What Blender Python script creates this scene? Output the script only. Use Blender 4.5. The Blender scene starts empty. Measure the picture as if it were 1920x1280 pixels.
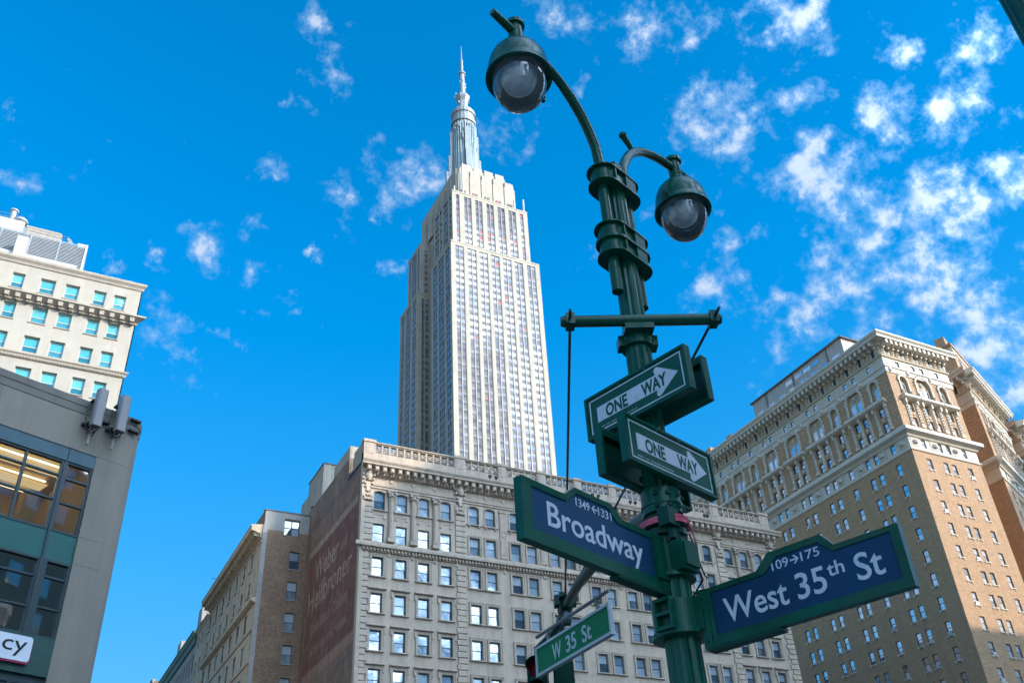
import bpy, math, random
from mathutils import Matrix, Vector
random.seed(7)
sc = bpy.context.scene
col = sc.collection
R = math.radians

# ------------------------------------------------------------------ camera
FOC, PITCH, ROLL, YAW, EYE = 1782.295, 0.606373, -0.0602133, 0.500014, 1.6
def cam_axes():
    f = Vector((math.sin(YAW)*math.cos(PITCH), math.cos(YAW)*math.cos(PITCH), math.sin(PITCH)))
    r = Vector((math.cos(YAW), -math.sin(YAW), 0)); u = r.cross(f)
    r2 = math.cos(ROLL)*r + math.sin(ROLL)*u; u2 = -math.sin(ROLL)*r + math.cos(ROLL)*u
    return r2, u2, f
CR, CU, CF = cam_axes()
def ray(x, y): return CR*((x-960)/FOC) - CU*((y-640)/FOC) + CF          # photo pixel -> direction only
cam = bpy.data.objects.new('camera', bpy.data.cameras.new('camera')); col.objects.link(cam)
cam.matrix_world = Matrix(((CR.x, CU.x, -CF.x, 0), (CR.y, CU.y, -CF.y, 0), (CR.z, CU.z, -CF.z, EYE), (0, 0, 0, 1)))
cam.data.sensor_width = 36; cam.data.lens = FOC/1920*36; cam.data.clip_start = .05; cam.data.clip_end = 6000
sc.camera = cam

# ------------------------------------------------------------------ light
SUN_AZ_VEC = Vector((.60, -.80, 0)); SUN_EL = R(25)
SUN_STRENGTH, SKY_STRENGTH, EXPOSURE = 2.0, .15, 1.2
to_sun = Vector((SUN_AZ_VEC.x*math.cos(SUN_EL), SUN_AZ_VEC.y*math.cos(SUN_EL), math.sin(SUN_EL)))
sd = bpy.data.lights.new('sun', 'SUN'); sd.energy = SUN_STRENGTH; sd.angle = R(.5); sd.color = (1, .90, .76)
so = bpy.data.objects.new('sun', sd); col.objects.link(so); so.rotation_euler = to_sun.to_track_quat('Z', 'Y').to_euler()
so.location = (0, -60, 120)
sc.view_settings.view_transform = 'Standard'; sc.view_settings.look = 'None'
sc.view_settings.exposure = EXPOSURE; sc.view_settings.gamma = 1; sc.view_settings.use_curve_mapping = False

class NT:
    """tiny node-tree helper"""
    def __init__(s, nt): s.nt = nt; s.n = nt.nodes; s.l = nt.links
    def new(s, t, **kw):
        n = s.n.new(t)
        for k, v in kw.items(): setattr(n, k, v)
        return n
    def put(s, sock, v):
        if v is None: return
        if isinstance(v, bpy.types.NodeSocket): s.l.new(v, sock)
        else: sock.default_value = v
    def math(s, op, a, b=None, c=None, clamp=False):
        n = s.new('ShaderNodeMath', operation=op, use_clamp=clamp)
        for i, v in enumerate((a, b, c)): s.put(n.inputs[i], v) if v is not None else None
        return n.outputs[0]
    def vmath(s, op, a, b=None, scale=None):
        n = s.new('ShaderNodeVectorMath', operation=op); s.put(n.inputs[0], a)
        if b is not None: s.put(n.inputs[1], b)
        if scale is not None: s.put(n.inputs['Scale'], scale)
        return n
    def mapr(s, v, a, b, c=0., d=1., smooth=True):
        n = s.new('ShaderNodeMapRange', interpolation_type='SMOOTHSTEP' if smooth else 'LINEAR')
        for i, x in enumerate((v, a, b, c, d)): s.put(n.inputs[i], x)
        return n.outputs[0]
    def noise(s, vec, scale, detail=4, rough=.55, dist=0.):
        n = s.new('ShaderNodeTexNoise'); s.put(n.inputs['Vector'], vec)
        n.inputs['Scale'].default_value = scale; n.inputs['Detail'].default_value = detail
        n.inputs['Roughness'].default_value = rough; n.inputs['Distortion'].default_value = dist
        return n
    def mix(s, f, a, b, blend='MIX'):
        n = s.new('ShaderNodeMix', data_type='RGBA', blend_type=blend)
        s.put(n.inputs[0], f); s.put(n.inputs[6], a); s.put(n.inputs[7], b); return n.outputs[2]

world = bpy.data.worlds.new('World'); sc.world = world; world.use_nodes = True
W = NT(world.node_tree); W.n.clear()
sky = W.new('ShaderNodeTexSky', sky_type='NISHITA', sun_disc=False, sun_elevation=SUN_EL, air_density=1.0, dust_density=.15, ozone_density=2.2)
sky.sun_rotation = math.atan2(SUN_AZ_VEC.x, SUN_AZ_VEC.y)
hs = W.new('ShaderNodeHueSaturation'); hs.inputs['Saturation'].default_value = 1.46; hs.inputs['Hue'].default_value = .495; W.l.new(sky.outputs[0], hs.inputs['Color'])
sx = W.new('ShaderNodeSeparateColor'); W.l.new(hs.outputs[0], sx.inputs[0])
soft = W.math('DIVIDE', 1., W.math('MULTIPLY_ADD', W.math('MAXIMUM', W.math('SUBTRACT', sx.outputs[1], .9), 0.), .42, 1.))     # gentle shoulder on the brightest sky
skyraw = W.vmath('SCALE', hs.outputs[0], scale=soft).outputs[0]
tc = W.new('ShaderNodeTexCoord').outputs['Generated']
# clouds: (pixel x, y, radius in pixels, weight) marks where the photograph shows them; a direction each
CL = [(612, 55, 50, .85), (622, 128, 55, .9), (562, 208, 30, .7), (5, 205, 30, .9), (507, 318, 42, .85), (50, 350, 60, .75),
      (762, 338, 85, 1.05), (640, 373, 55, .75), (395, 462, 62, .9), (300, 475, 38, .8), (455, 425, 34, .6), (605, 470, 32, .85), (655, 470, 40, .4),
      (745, 505, 36, .85), (488, 525, 50, .75), (290, 615, 75, .85), (420, 628, 40, .8), (365, 680, 55, .9), (415, 732, 24, .6), (575, 643, 26, .5),
      (950, 262, 80, .85), (1060, 12, 70, .9), (1095, 150, 38, .75), (1210, 55, 75, .95), (1310, 55, 60, .85), (1475, 30, 95, 1.2),
      (1680, 85, 60, 1.0), (1825, 75, 80, .85), (1310, 150, 55, .85), (1330, 240, 105, 1.0), (1490, 195, 75, .85), (1675, 215, 70, 1.1), (1785, 215, 95, 1.0),
      (1520, 330, 120, 1.1), (1620, 400, 110, 1.1), (1770, 400, 125, 1.05), (1895, 320, 80, 1.2), (1375, 445, 60, .8), (1110, 490, 50, .65),
      (1340, 535, 85, .9), (1490, 570, 75, 1.0), (1600, 520, 120, 1.0), (1740, 520, 110, 1.0), (1880, 620, 130, 1.25), (1660, 610, 90, .85),
      (215, 500, 30, .7), (540, 590, 34, .7), (690, 420, 26, .6), (160, 300, 34, .6), (480, 440, 34, .75), (1860, 740, 120, 1.1), (1470, 650, 90, .6), (1235, 385, 40, .65)]
nz = W.noise(tc, 38, 8, .60); nzw = W.noise(tc, 20, 5, .65)
warp = W.vmath('SCALE', W.vmath('SUBTRACT', nzw.outputs['Color'], (.5, .5, .5)).outputs[0], scale=.085).outputs[0]
wdir = W.vmath('ADD', tc, warp).outputs[0]
tot = None
for (x, y, r, w_) in CL:
    d = ray(x, y).normalized()
    dist = W.vmath('DISTANCE', wdir, tuple(d)).outputs['Value']
    b = W.math('MULTIPLY_ADD', dist, -w_*1.3*FOC/(r*1.25), w_*1.3)
    tot = b if tot is None else W.math('MAXIMUM', tot, b)
far = W.noise(tc, 5.5, 3, .5)                                             # broken cloud added outside the view, thick enough to whiten the fill light
fwd = W.math('MULTIPLY', W.mapr(W.vmath('DISTANCE', tc, tuple(ray(860, 640).normalized())).outputs['Value'], .62, .9), W.mapr(far.outputs['Fac'], .36, .54, 0., 1.1))
tot = W.math('MAXIMUM', tot, fwd)
v_ = W.math('ADD', nz.outputs['Fac'], W.math('MULTIPLY_ADD', W.math('MINIMUM', tot, 1.05), .36, -.67))
dens = W.mapr(v_, 0., .37, 0., .80)
cloudc = W.mix(W.mapr(dens, .25, .78), (1.15, 1.85, 2.8, 1), (2.2, 2.5, 2.95, 1))
# clouds brightened towards the sun, boosted to lift light on the shaded fronts
cosun = W.vmath('DOT_PRODUCT', tc, tuple(to_sun)).outputs['Value']
glow = W.math('MULTIPLY_ADD', W.math('POWER', W.math('MAXIMUM', cosun, 0.), 4.), 30., 1.)
cloudc = W.vmath('SCALE', cloudc, scale=glow).outputs[0]
skyc = W.mix(dens, skyraw, cloudc)
bg = W.new('ShaderNodeBackground'); bg.inputs['Strength'].default_value = SKY_STRENGTH; W.l.new(skyc, bg.inputs['Color'])
world.cycles.sampling_method = 'MANUAL'; world.cycles.sample_map_resolution = 512
wo = W.new('ShaderNodeOutputWorld'); W.l.new(bg.outputs[0], wo.inputs['Surface'])

# ------------------------------------------------------------------ materials
def mat(name, c, rough=.7, var=.1, scale=2., streak=0., spec=.4, metal=0., coat=0., bump=0., bscale=30., brick=None, dirt=None, rnd=0., spots=None):
    m = bpy.data.materials.new(name); m.use_nodes = True
    T = NT(m.node_tree); p = T.n['Principled BSDF']
    p.inputs['Roughness'].default_value = rough; p.inputs['Specular IOR Level'].default_value = spec; p.inputs['Metallic'].default_value = metal
    if coat: p.inputs['Coat Weight'].default_value = coat; p.inputs['Coat Roughness'].default_value = .06
    pos = T.new('ShaderNodeNewGeometry').outputs['Position']
    base = tuple(c)+(1,)
    out = base
    if brick:                                                             # brick = (mortar colour, second colour, unit)
        sp = T.new('ShaderNodeSeparateXYZ'); T.l.new(pos, sp.inputs[0])
        cb = T.new('ShaderNodeCombineXYZ'); T.l.new(T.math('ADD', sp.outputs[0], sp.outputs[1]), cb.inputs[0]); T.l.new(sp.outputs[2], cb.inputs[1])
        b = T.new('ShaderNodeTexBrick'); T.l.new(cb.outputs[0], b.inputs['Vector'])
        b.inputs['Scale'].default_value = 1; b.inputs['Brick Width'].default_value = brick[2]*3; b.inputs['Row Height'].default_value = brick[2]
        b.inputs['Mortar Size'].default_value = brick[2]*.13; b.inputs['Color1'].default_value = base; b.inputs['Color2'].default_value = tuple(brick[1])+(1,)
        b.inputs['Mortar'].default_value = tuple(brick[0])+(1,); b.inputs['Bias'].default_value = -.1
        out = b.outputs['Color']
    n = T.noise(pos, scale, 5, .6)
    f = T.mapr(n.outputs['Fac'], .25, .75, 1-var, 1+var, False)
    if streak:
        st = T.noise(T.vmath('MULTIPLY', pos, (1., 1., .09)).outputs[0], 1.6, 6, .65)
        f = T.math('MULTIPLY', f, T.mapr(st.outputs['Fac'], .35, .72, 1.04, 1-streak))
    if rnd:
        oi = T.new('ShaderNodeObjectInfo').outputs['Random']
        f = T.math('MULTIPLY', f, T.mapr(oi, 0., 1., 1-rnd, 1+rnd, False))
    cc = T.vmath('SCALE', out if brick else base[:3], scale=f).outputs[0]
    if dirt:                                                              # dirt = (colour, amount, scale)
        dn = T.noise(pos, dirt[2], 6, .7, .4)
        cc = T.mix(T.mapr(dn.outputs['Fac'], .5, .72, 0., dirt[1]), cc, tuple(dirt[0])+(1,))
    T.l.new(cc, p.inputs['Base Color'])
    if bump:
        bn = T.noise(pos, bscale, 4, .6); bp = T.new('ShaderNodeBump'); bp.inputs['Strength'].default_value = bump; bp.inputs['Distance'].default_value = .02
        T.l.new(bn.outputs['Fac'], bp.inputs['Height']); T.l.new(bp.outputs[0], p.inputs['Normal'])
    return m

def glass(name, dark, pale, lo=.3, hi=.6, gloss=.35, rough=.03, tint=(.9, .97, 1.)):
    """window glass with a blind or a dark room right behind it, differing from pane to pane"""
    m = bpy.data.materials.new(name); m.use_nodes = True
    T = NT(m.node_tree); T.n.remove(T.n['Principled BSDF'])
    oi = T.new('ShaderNodeObjectInfo').outputs['Random']
    pos = T.new('ShaderNodeNewGeometry').outputs['Position']
    n = T.noise(T.vmath('MULTIPLY', pos, (1, 1, .35)).outputs[0], 1.7, 3, .5)
    v = T.math('ADD', oi, T.math('MULTIPLY', T.math('SUBTRACT', n.outputs['Fac'], .5), .35))
    c = T.mix(T.mapr(v, lo, hi), tuple(dark)+(1,), tuple(pale)+(1,))
    d = T.new('ShaderNodeBsdfDiffuse'); T.l.new(c, d.inputs['Color'])
    g = T.new('ShaderNodeBsdfGlossy'); g.inputs['Color'].default_value = tuple(tint)+(1,); g.inputs['Roughness'].default_value = rough
    bn = T.noise(pos, .9, 2, .5); bp = T.new('ShaderNodeBump'); bp.inputs['Strength'].default_value = .10; bp.inputs['Distance'].default_value = .05
    T.l.new(bn.outputs['Fac'], bp.inputs['Height']); T.l.new(bp.outputs[0], g.inputs['Normal'])
    mx = T.new('ShaderNodeMixShader'); mx.inputs[0].default_value = gloss; T.l.new(d.outputs[0], mx.inputs[1]); T.l.new(g.outputs[0], mx.inputs[2])
    T.l.new(mx.outputs[0], T.n['Material Output'].inputs['Surface'])
    return m

def clear_glass(name, mixf=.22, tint=(1, 1, 1)):
    m = bpy.data.materials.new(name); m.use_nodes = True
    T = NT(m.node_tree); T.n.remove(T.n['Principled BSDF'])
    t = T.new('ShaderNodeBsdfTransparent'); t.inputs['Color'].default_value = tuple(tint)+(1,)
    g = T.new('ShaderNodeBsdfGlossy'); g.inputs['Roughness'].default_value = .02
    fr = T.new('ShaderNodeFresnel'); fr.inputs['IOR'].default_value = 1.5
    mx = T.new('ShaderNodeMixShader'); T.l.new(T.math('ADD', fr.outputs[0], mixf, clamp=True), mx.inputs[0])
    T.l.new(t.outputs[0], mx.inputs[1]); T.l.new(g.outputs[0], mx.inputs[2]); T.l.new(mx.outputs[0], T.n['Material Output'].inputs['Surface'])
    return m

def emit(name, c, s):
    m = bpy.data.materials.new(name); m.use_nodes = True
    p = m.node_tree.nodes['Principled BSDF']; p.inputs['Emission Color'].default_value = tuple(c)+(1,); p.inputs['Emission Strength'].default_value = s
    p.inputs['Base Color'].default_value = tuple(c)+(1,); return m

M = {}
M['asphalt'] = mat('asphalt', (.065, .064, .062), .85, .2, 3, bump=.4)
M['pavement'] = mat('pavement', (.30, .29, .27), .85, .15, 1.5, bump=.2)
M['esb_stone'] = mat('esb_stone', (.41, .35, .262), .75, .14, .12, streak=.14)
M['esb_metal'] = mat('esb_metal', (.30, .315, .30), .42, .12, .3, metal=.35)
M['esb_spandrel'] = mat('esb_spandrel', (.135, .127, .112), .6, .2, .4)
M['esb_mullion'] = mat('esb_mullion', (.26, .245, .24), .5, .05, 1, metal=.15)
M['esb_pane_blind'] = glass('esb_pane_blind', (.19, .18, .18), (.38, .355, .33), gloss=.07, tint=(1, .95, .9))
M['esb_pane'] = glass('esb_pane', (.085, .08, .088), (.16, .15, .16), gloss=.08, tint=(1, .95, .92))
M['esb_pane_shade'] = glass('esb_pane_shade', (.05, .08, .14), (.12, .2, .3), gloss=.55)  # bluer copy of the tower pane for shaded faces, shade put into the colour
M['mast_glass'] = mat('mast_glass', (.24, .31, .31), .35, .15, .4, spec=.5)
M['esb_red'] = mat('esb_red', (.38, .07, .06), .5, .1, 1)
M['marb'] = mat('marb', (.49, .38, .275), .8, .09, 1.1, streak=.16, bump=.1, dirt=((.30, .27, .24), .35, .5))
M['marb_trim'] = mat('marb_trim', (.46, .355, .26), .8, .1, 1.8, streak=.18, dirt=((.25, .225, .2), .45, 1.1))
M['marb_orn'] = mat('marb_orn', (.53, .42, .32), .85, .25, 5, dirt=((.2, .18, .16), .6, 4))
M['frame_dark'] = mat('frame_dark', (.025, .045, .05), .4, .1, 2)
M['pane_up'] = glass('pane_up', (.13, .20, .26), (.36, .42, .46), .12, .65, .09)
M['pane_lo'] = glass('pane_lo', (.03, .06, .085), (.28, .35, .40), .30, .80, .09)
M['roof'] = mat('roof', (.16, .15, .14), .9, .2, .6)
M['brick_weber'] = mat('brick_weber', (.22, .125, .082), .85, .22, .6, streak=.2, brick=((.20, .16, .13), (.21, .13, .09), .2), dirt=((.33, .26, .17), .6, .35))
M['brick_painted'] = mat('brick_painted', (.215, .085, .06), .85, .25, .8, streak=.25, brick=((.15, .09, .075), (.18, .085, .06), .085), dirt=((.22, .15, .11), .6, .8))
M['paint_faded'] = mat('paint_faded', (.36, .27, .21), .85, .4, 3, streak=.35, dirt=((.25, .11, .08), 1.0, 2.9))
M['paint_ghost'] = mat('paint_ghost', (.31, .20, .15), .85, .3, 3, streak=.3, dirt=((.25, .10, .07), .95, 3.0))
M['brick_left'] = mat('brick_left', (.205, .118, .072), .85, .35, 3.2, brick=((.26, .19, .13), (.22, .135, .085), .24), dirt=((.38, .28, .16), .6, .32))
M['cream'] = mat('cream', (.50, .395, .27), .8, .12, 1., streak=.2, dirt=((.2, .17, .13), .5, .6))
M['cream_bulk'] = mat('cream_bulk', (.40, .35, .27), .8, .14, .6, streak=.3, brick=((.33, .29, .22), (.44, .38, .29), .085))
M['copper'] = mat('copper', (.035, .12, .085), .6, .25, 2, streak=.3)
M['green_dark'] = mat('green_dark', (.02, .07, .055), .5, .2, 2)
M['grey_stone'] = mat('grey_stone', (.33, .31, .28), .8, .12, 1.1, streak=.15, dirt=((.2, .19, .17), .4, .5))
M['mc_brick'] = mat('mc_brick', (.42, .235, .115), .8, .2, 3.5, streak=.08, brick=((.46, .31, .19), (.52, .295, .145), .26))
M['mc_white'] = mat('mc_white', (.66, .575, .45), .55, .07, .8, streak=.08, dirt=((.45, .4, .33), .3, 1.2))
M['mc_orn'] = mat('mc_orn', (.62, .54, .43), .6, .22, 3, dirt=((.33, .28, .22), .6, 2.6))
M['mc_tan'] = mat('mc_tan', (.50, .39, .255), .7, .18, 1.8, dirt=((.34, .25, .16), .5, 2.4))
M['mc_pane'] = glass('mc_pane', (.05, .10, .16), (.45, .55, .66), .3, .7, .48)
M['mc_pane_lit'] = glass('mc_pane_lit', (.40, .40, .42), (.70, .70, .70), .2, .6, .25)  # paler copy of the hotel pane for sunlit faces, sunlight put into the colour
M['pent'] = mat('pent', (.46, .42, .37), .7, .08, .6, streak=.1)
M['white_bldg'] = mat('white_bldg', (.415, .36, .28), .75, .05, .5, streak=.07, dirt=((.5, .46, .4), .3, .5))
M['white_trim'] = mat('white_trim', (.38, .315, .235), .7, .1, 1.2, streak=.1)
M['white_paint'] = mat('white_paint', (.47, .455, .43), .5, .04, 1)
M['louver'] = mat('louver', (.40, .41, .405), .45, .05, 1, metal=.2)
M['louver_back'] = mat('louver_back', (.10, .11, .11), .7, .1, 1)
M['teal_pane'] = glass('teal_pane', (.10, .40, .38), (.16, .50, .46), .2, .8, .22, tint=(.75, 1, .97))
M['teal_curtain'] = glass('teal_curtain', (.03, .16, .17), (.08, .30, .30), .2, .8, .25, tint=(.75, 1, .97))
M['gray_conc'] = mat('gray_conc', (.275, .232, .18), .8, .09, .7, streak=.14, bump=.12, dirt=((.19, .185, .175), .5, .45))
M['gray_trim'] = mat('gray_trim', (.20, .175, .14), .8, .14, 1.4, streak=.2, dirt=((.12, .12, .115), .6, .9))
M['teal_band'] = mat('teal_band', (.028, .085, .105), .45, .2, 1.2, dirt=((.02, .13, .12), .5, .8))
M['green_panel'] = mat('green_panel', (.006, .105, .088), .5, .06, 1)
M['win_frame_dk'] = mat('win_frame_dk', (.022, .045, .05), .45, .1, 2)
M['room_glass'] = clear_glass('room_glass', .10, (.86, .9, .86))
M['room_glass_dk'] = clear_glass('room_glass_dk', .22, (.55, .66, .62))
M['room_wall'] = mat('room_wall', (.55, .40, .22), .8, .1, 1)
M['room_wall_dk'] = mat('room_wall_dk', (.12, .13, .11), .8, .1, 1)
M['tube_light'] = emit('tube_light', (1, .85, .55), 1.6)
M['ceiling_light'] = emit('ceiling_light', (1, .70, .36), .38)
M['antenna'] = mat('antenna', (.29, .26, .245), .55, .05, 2)
M['black'] = mat('black', (.012, .014, .014), .5, .1, 3)
M['sign_white'] = mat('sign_white', (.70, .71, .74), .45, .05, 4)
M['sign_red'] = mat('sign_red', (.45, .03, .08), .5, .05, 2)
M['pole'] = mat('pole', (.0006, .066, .036), .34, .3, 9, bump=.08, bscale=40, spec=.2, coat=.16, dirt=((.003, .085, .052), .45, 7))
M['pole_dark'] = mat('pole_dark', (.0006, .042, .026), .45, .25, 6, spec=.18, coat=.06)
M['sign_green'] = mat('sign_green', (.001, .070, .042), .5, .16, 6, spec=.25, dirt=((.006, .10, .065), .5, 13))
M['sign_grn_overhead'] = mat('sign_grn_overhead', (.001, .19, .075), .6, .06, 3, spec=.2)  # brighter green of the overhead sign
M['sign_blue'] = mat('sign_blue', (.001, .042, .105), .5, .16, 5, spec=.25, streak=.25, dirt=((.008, .055, .10), .5, 11))
M['reflect_white'] = mat('reflect_white', (.55, .57, .62), .5, .10, 9, dirt=((.33, .36, .40), .55, 17))
M['galv'] = mat('galv', (.22, .235, .225), .55, .2, 9, metal=.3)
M['alu'] = mat('alu', (.50, .51, .52), .5, .12, 9, metal=.3)
M['tape'] = mat('tape', (.62, .09, .14), .45, .2, 30)
M['lens_red'] = mat('lens_red', (.13, .006, .010), .35, .35, 60, spec=.5)
M['lens_lit'] = emit('lens_lit', (1, .02, .05), 2.5)
M['reflector'] = mat('reflector', (.42, .44, .43), .45, .3, 14, metal=.1)
M['cable'] = mat('cable', (.01, .012, .014), .5, .1, 9)
M['leaf'] = mat('leaf', (.04, .12, .03), .7, .3, 6)
M['globe'] = clear_glass('globe', .03, (.96, .98, .99))
M['caster'] = mat('caster', (.40, .35, .29), .8, .1, .3)

# ------------------------------------------------------------------ mesh helpers
class MB:
    def __init__(s): s.v = []; s.f = []; s.m = []; s.sm = []
    def quad(s, a, b, c, d, m=0): i = len(s.v); s.v += [a, b, c, d]; s.f.append((i, i+1, i+2, i+3)); s.m.append(m); return s
    def poly(s, pts, m=0): i = len(s.v); s.v += list(pts); s.f.append(tuple(range(i, i+len(pts)))); s.m.append(m); return s
    def box(s, x0, x1, y0, y1, z0, z1, m=0):
        i = len(s.v)
        s.v += [(x0, y0, z0), (x1, y0, z0), (x1, y1, z0), (x0, y1, z0), (x0, y0, z1), (x1, y0, z1), (x1, y1, z1), (x0, y1, z1)]
        for q in ((0, 3, 2, 1), (4, 5, 6, 7), (0, 1, 5, 4), (1, 2, 6, 5), (2, 3, 7, 6), (3, 0, 4, 7)): s.f.append(tuple(i+k for k in q)); s.m.append(m)
        return s
    def prism(s, prof, u0, u1, m=0, mi0=0., mi1=0.):
        """profile of (y, z) points swept along x; mi = how far each end runs on with the projection (-y)"""
        i = len(s.v); n = len(prof)
        s.v += [(u0+mi0*y, y, z) for y, z in prof] + [(u1-mi1*y, y, z) for y, z in prof]
        for k in range(n): j = (k+1) % n; s.f.append((i+k, i+j, i+n+j, i+n+k)); s.m.append(m)
        s.f.append(tuple(i+k for k in range(n))); s.m.append(m); s.f.append(tuple(i+n+k for k in reversed(range(n)))); s.m.append(m)
        return s
    def extr(s, pts, y0, y1, m=0):
        """outline in the x-z plane extruded from y0 to y1 (y0 is the front)"""
        i = len(s.v); n = len(pts)
        s.v += [(x, y0, z) for x, z in pts] + [(x, y1, z) for x, z in pts]
        s.f.append(tuple(i+k for k in range(n))); s.m.append(m); s.f.append(tuple(i+n+k for k in reversed(range(n)))); s.m.append(m)
        for k in range(n): j = (k+1) % n; s.f.append((i+j, i+k, i+n+k, i+n+j)); s.m.append(m)
        return s
    def zextr(s, pts, z0, z1, m=0):
        i = len(s.v); n = len(pts)
        s.v += [(x, y, z0) for x, y in pts] + [(x, y, z1) for x, y in pts]
        s.f.append(tuple(i+k for k in reversed(range(n)))); s.m.append(m); s.f.append(tuple(i+n+k for k in range(n))); s.m.append(m)
        for k in range(n): j = (k+1) % n; s.f.append((i+k, i+j, i+n+j, i+n+k)); s.m.append(m)
        return s
    def lathe(s, prof, n=24, cx=0., cy=0., m=0, flute=0., a0=0.):
        """(r, z) profile turned about the vertical through cx, cy"""
        i = len(s.v); k = len(prof)
        for j in range(n):
            a = a0+2*math.pi*j/n; q = 1-flute*(j % 2)
            for r, z in prof: s.v.append((cx+r*q*math.cos(a), cy+r*q*math.sin(a), z))
        for j in range(n):
            j2 = (j+1) % n
            for t in range(k-1):
                s.f.append((i+j*k+t, i+j2*k+t, i+j2*k+t+1, i+j*k+t+1)); s.m.append(m)
        if prof[0][0] > 1e-6: s.f.append(tuple(i+j*k for j in reversed(range(n)))); s.m.append(m)
        if prof[-1][0] > 1e-6: s.f.append(tuple(i+j*k+k-1 for j in range(n))); s.m.append(m)
        return s
    def tube(s, path, r, n=12, m=0):
        pts = [Vector(p) for p in path]; rs = r if isinstance(r, (list, tuple)) else [r]*len(pts); i = len(s.v)
        up = None
        for k, p in enumerate(pts):
            d = (pts[min(k+1, len(pts)-1)]-pts[max(k-1, 0)]).normalized()
            if up is None: up = d.orthogonal().normalized()
            else: up = (up-d*up.dot(d)).normalized()
            sd_ = d.cross(up)
            for j in range(n):
                a = 2*math.pi*j/n; q = p+(up*math.cos(a)+sd_*math.sin(a))*rs[k]; s.v.append(tuple(q))
        for k in range(len(pts)-1):
            for j in range(n):
                j2 = (j+1) % n; s.f.append((i+k*n+j, i+k*n+j2, i+(k+1)*n+j2, i+(k+1)*n+j)); s.m.append(m)
        s.f.append(tuple(i+j for j in reversed(range(n)))); s.m.append(m)
        e = i+(len(pts)-1)*n; s.f.append(tuple(e+j for j in range(n))); s.m.append(m)
        return s
    def mesh(s, name, mats, smooth=False, fix=True):
        me = bpy.data.meshes.new(name); me.from_pydata(s.v, [], s.f)
        for x in (mats if isinstance(mats, (list, tuple)) else [mats]): me.materials.append(M[x])
        me.polygons.foreach_set('material_index', s.m)
        if fix:
            import bmesh
            b = bmesh.new(); b.from_mesh(me); bmesh.ops.recalc_face_normals(b, faces=b.faces); b.to_mesh(me); b.free()
        if smooth:
            me.polygons.foreach_set('use_smooth', [True]*len(me.polygons))
            try: me.set_sharp_from_angle(angle=R(35))
            except Exception: pass
        me.update(); return me

def link(name, me, parent=None, loc=(0, 0, 0), rz=0., **pr):
    o = bpy.data.objects.new(name, me); col.objects.link(o)
    if parent: o.parent = parent
    o.location = loc
    if rz: o.rotation_euler = (0, 0, rz)
    for k, v in pr.items(): o[k] = v
    return o
def thing(name, label, cat, loc=(0, 0, 0), rz=0., group=None):
    o = bpy.data.objects.new(name, None); col.objects.link(o); o.location = loc; o.rotation_euler = (0, 0, rz); o.empty_display_size = .3
    o['label'] = label; o['category'] = cat
    if group: o['group'] = group
    return o
class Fac:
    """a facade: local x runs to the right along it, -y points out of it, z is height above the street"""
    def __init__(s, root, ox, oy, rz=0.):
        s.root = root; s.o = Vector((ox, oy, 0))-Vector((root.location.x, root.location.y, 0)); s.rz = rz; s.c, s.s_ = math.cos(rz), math.sin(rz)
    def put(s, name, me, u=0., z=0., y=0., **pr):
        return link(name, me, s.root, (s.o.x+u*s.c-y*s.s_, s.o.y+u*s.s_+y*s.c, z), s.rz, **pr)

def wall_mb(u0, u1, z0, z1, holes, depth=.3, mb=None, m=0):
    mb = mb or MB()
    hs_ = [(max(a, u0), min(b, u1), max(c, z0), min(d, z1)) for a, b, c, d in holes if b > u0 and a < u1 and d > z0 and c < z1]
    zs = sorted({round(v, 4) for v in [z0, z1]+[h[2] for h in hs_]+[h[3] for h in hs_]})
    for za, zb in zip(zs, zs[1:]):
        zc = (za+zb)/2; row = sorted((h[0], h[1]) for h in hs_ if h[2] < zc < h[3]); u = u0
        for a, b in row:
            if a > u+1e-5: mb.quad((u, 0, za), (a, 0, za), (a, 0, zb), (u, 0, zb), m)
            u = max(u, b)
        if u1 > u+1e-5: mb.quad((u, 0, za), (u1, 0, za), (u1, 0, zb), (u, 0, zb), m)
    for a, b, c, d in hs_:
        mb.quad((a, 0, c), (a, 0, d), (a, depth, d), (a, depth, c), m); mb.quad((b, 0, d), (b, 0, c), (b, depth, c), (b, depth, d), m)
        mb.quad((a, 0, d), (b, 0, d), (b, depth, d), (a, depth, d), m); mb.quad((b, 0, c), (a, 0, c), (a, depth, c), (b, depth, c), m)
    return mb

_wc = {}
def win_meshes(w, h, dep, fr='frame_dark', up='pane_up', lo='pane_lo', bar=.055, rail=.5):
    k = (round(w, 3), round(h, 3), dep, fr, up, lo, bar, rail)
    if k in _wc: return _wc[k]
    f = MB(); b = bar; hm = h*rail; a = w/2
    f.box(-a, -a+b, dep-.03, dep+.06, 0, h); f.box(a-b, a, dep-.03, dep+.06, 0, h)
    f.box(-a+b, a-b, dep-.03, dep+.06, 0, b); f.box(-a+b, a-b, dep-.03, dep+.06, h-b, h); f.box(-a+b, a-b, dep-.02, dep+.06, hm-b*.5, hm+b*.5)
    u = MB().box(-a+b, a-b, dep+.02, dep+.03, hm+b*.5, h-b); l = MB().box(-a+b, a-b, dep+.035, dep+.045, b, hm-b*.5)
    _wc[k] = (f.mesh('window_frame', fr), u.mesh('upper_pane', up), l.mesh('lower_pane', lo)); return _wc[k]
def window(F, u, z, w, h, dep=.22, extra=(), **kw):
    f, up, lo = win_meshes(w, h, dep, **kw)
    o = F.put('window', f, u, z)
    link('pane', up, o); link('pane', lo, o)
    for n, me in extra: link(n, me, o)
    return o

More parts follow.
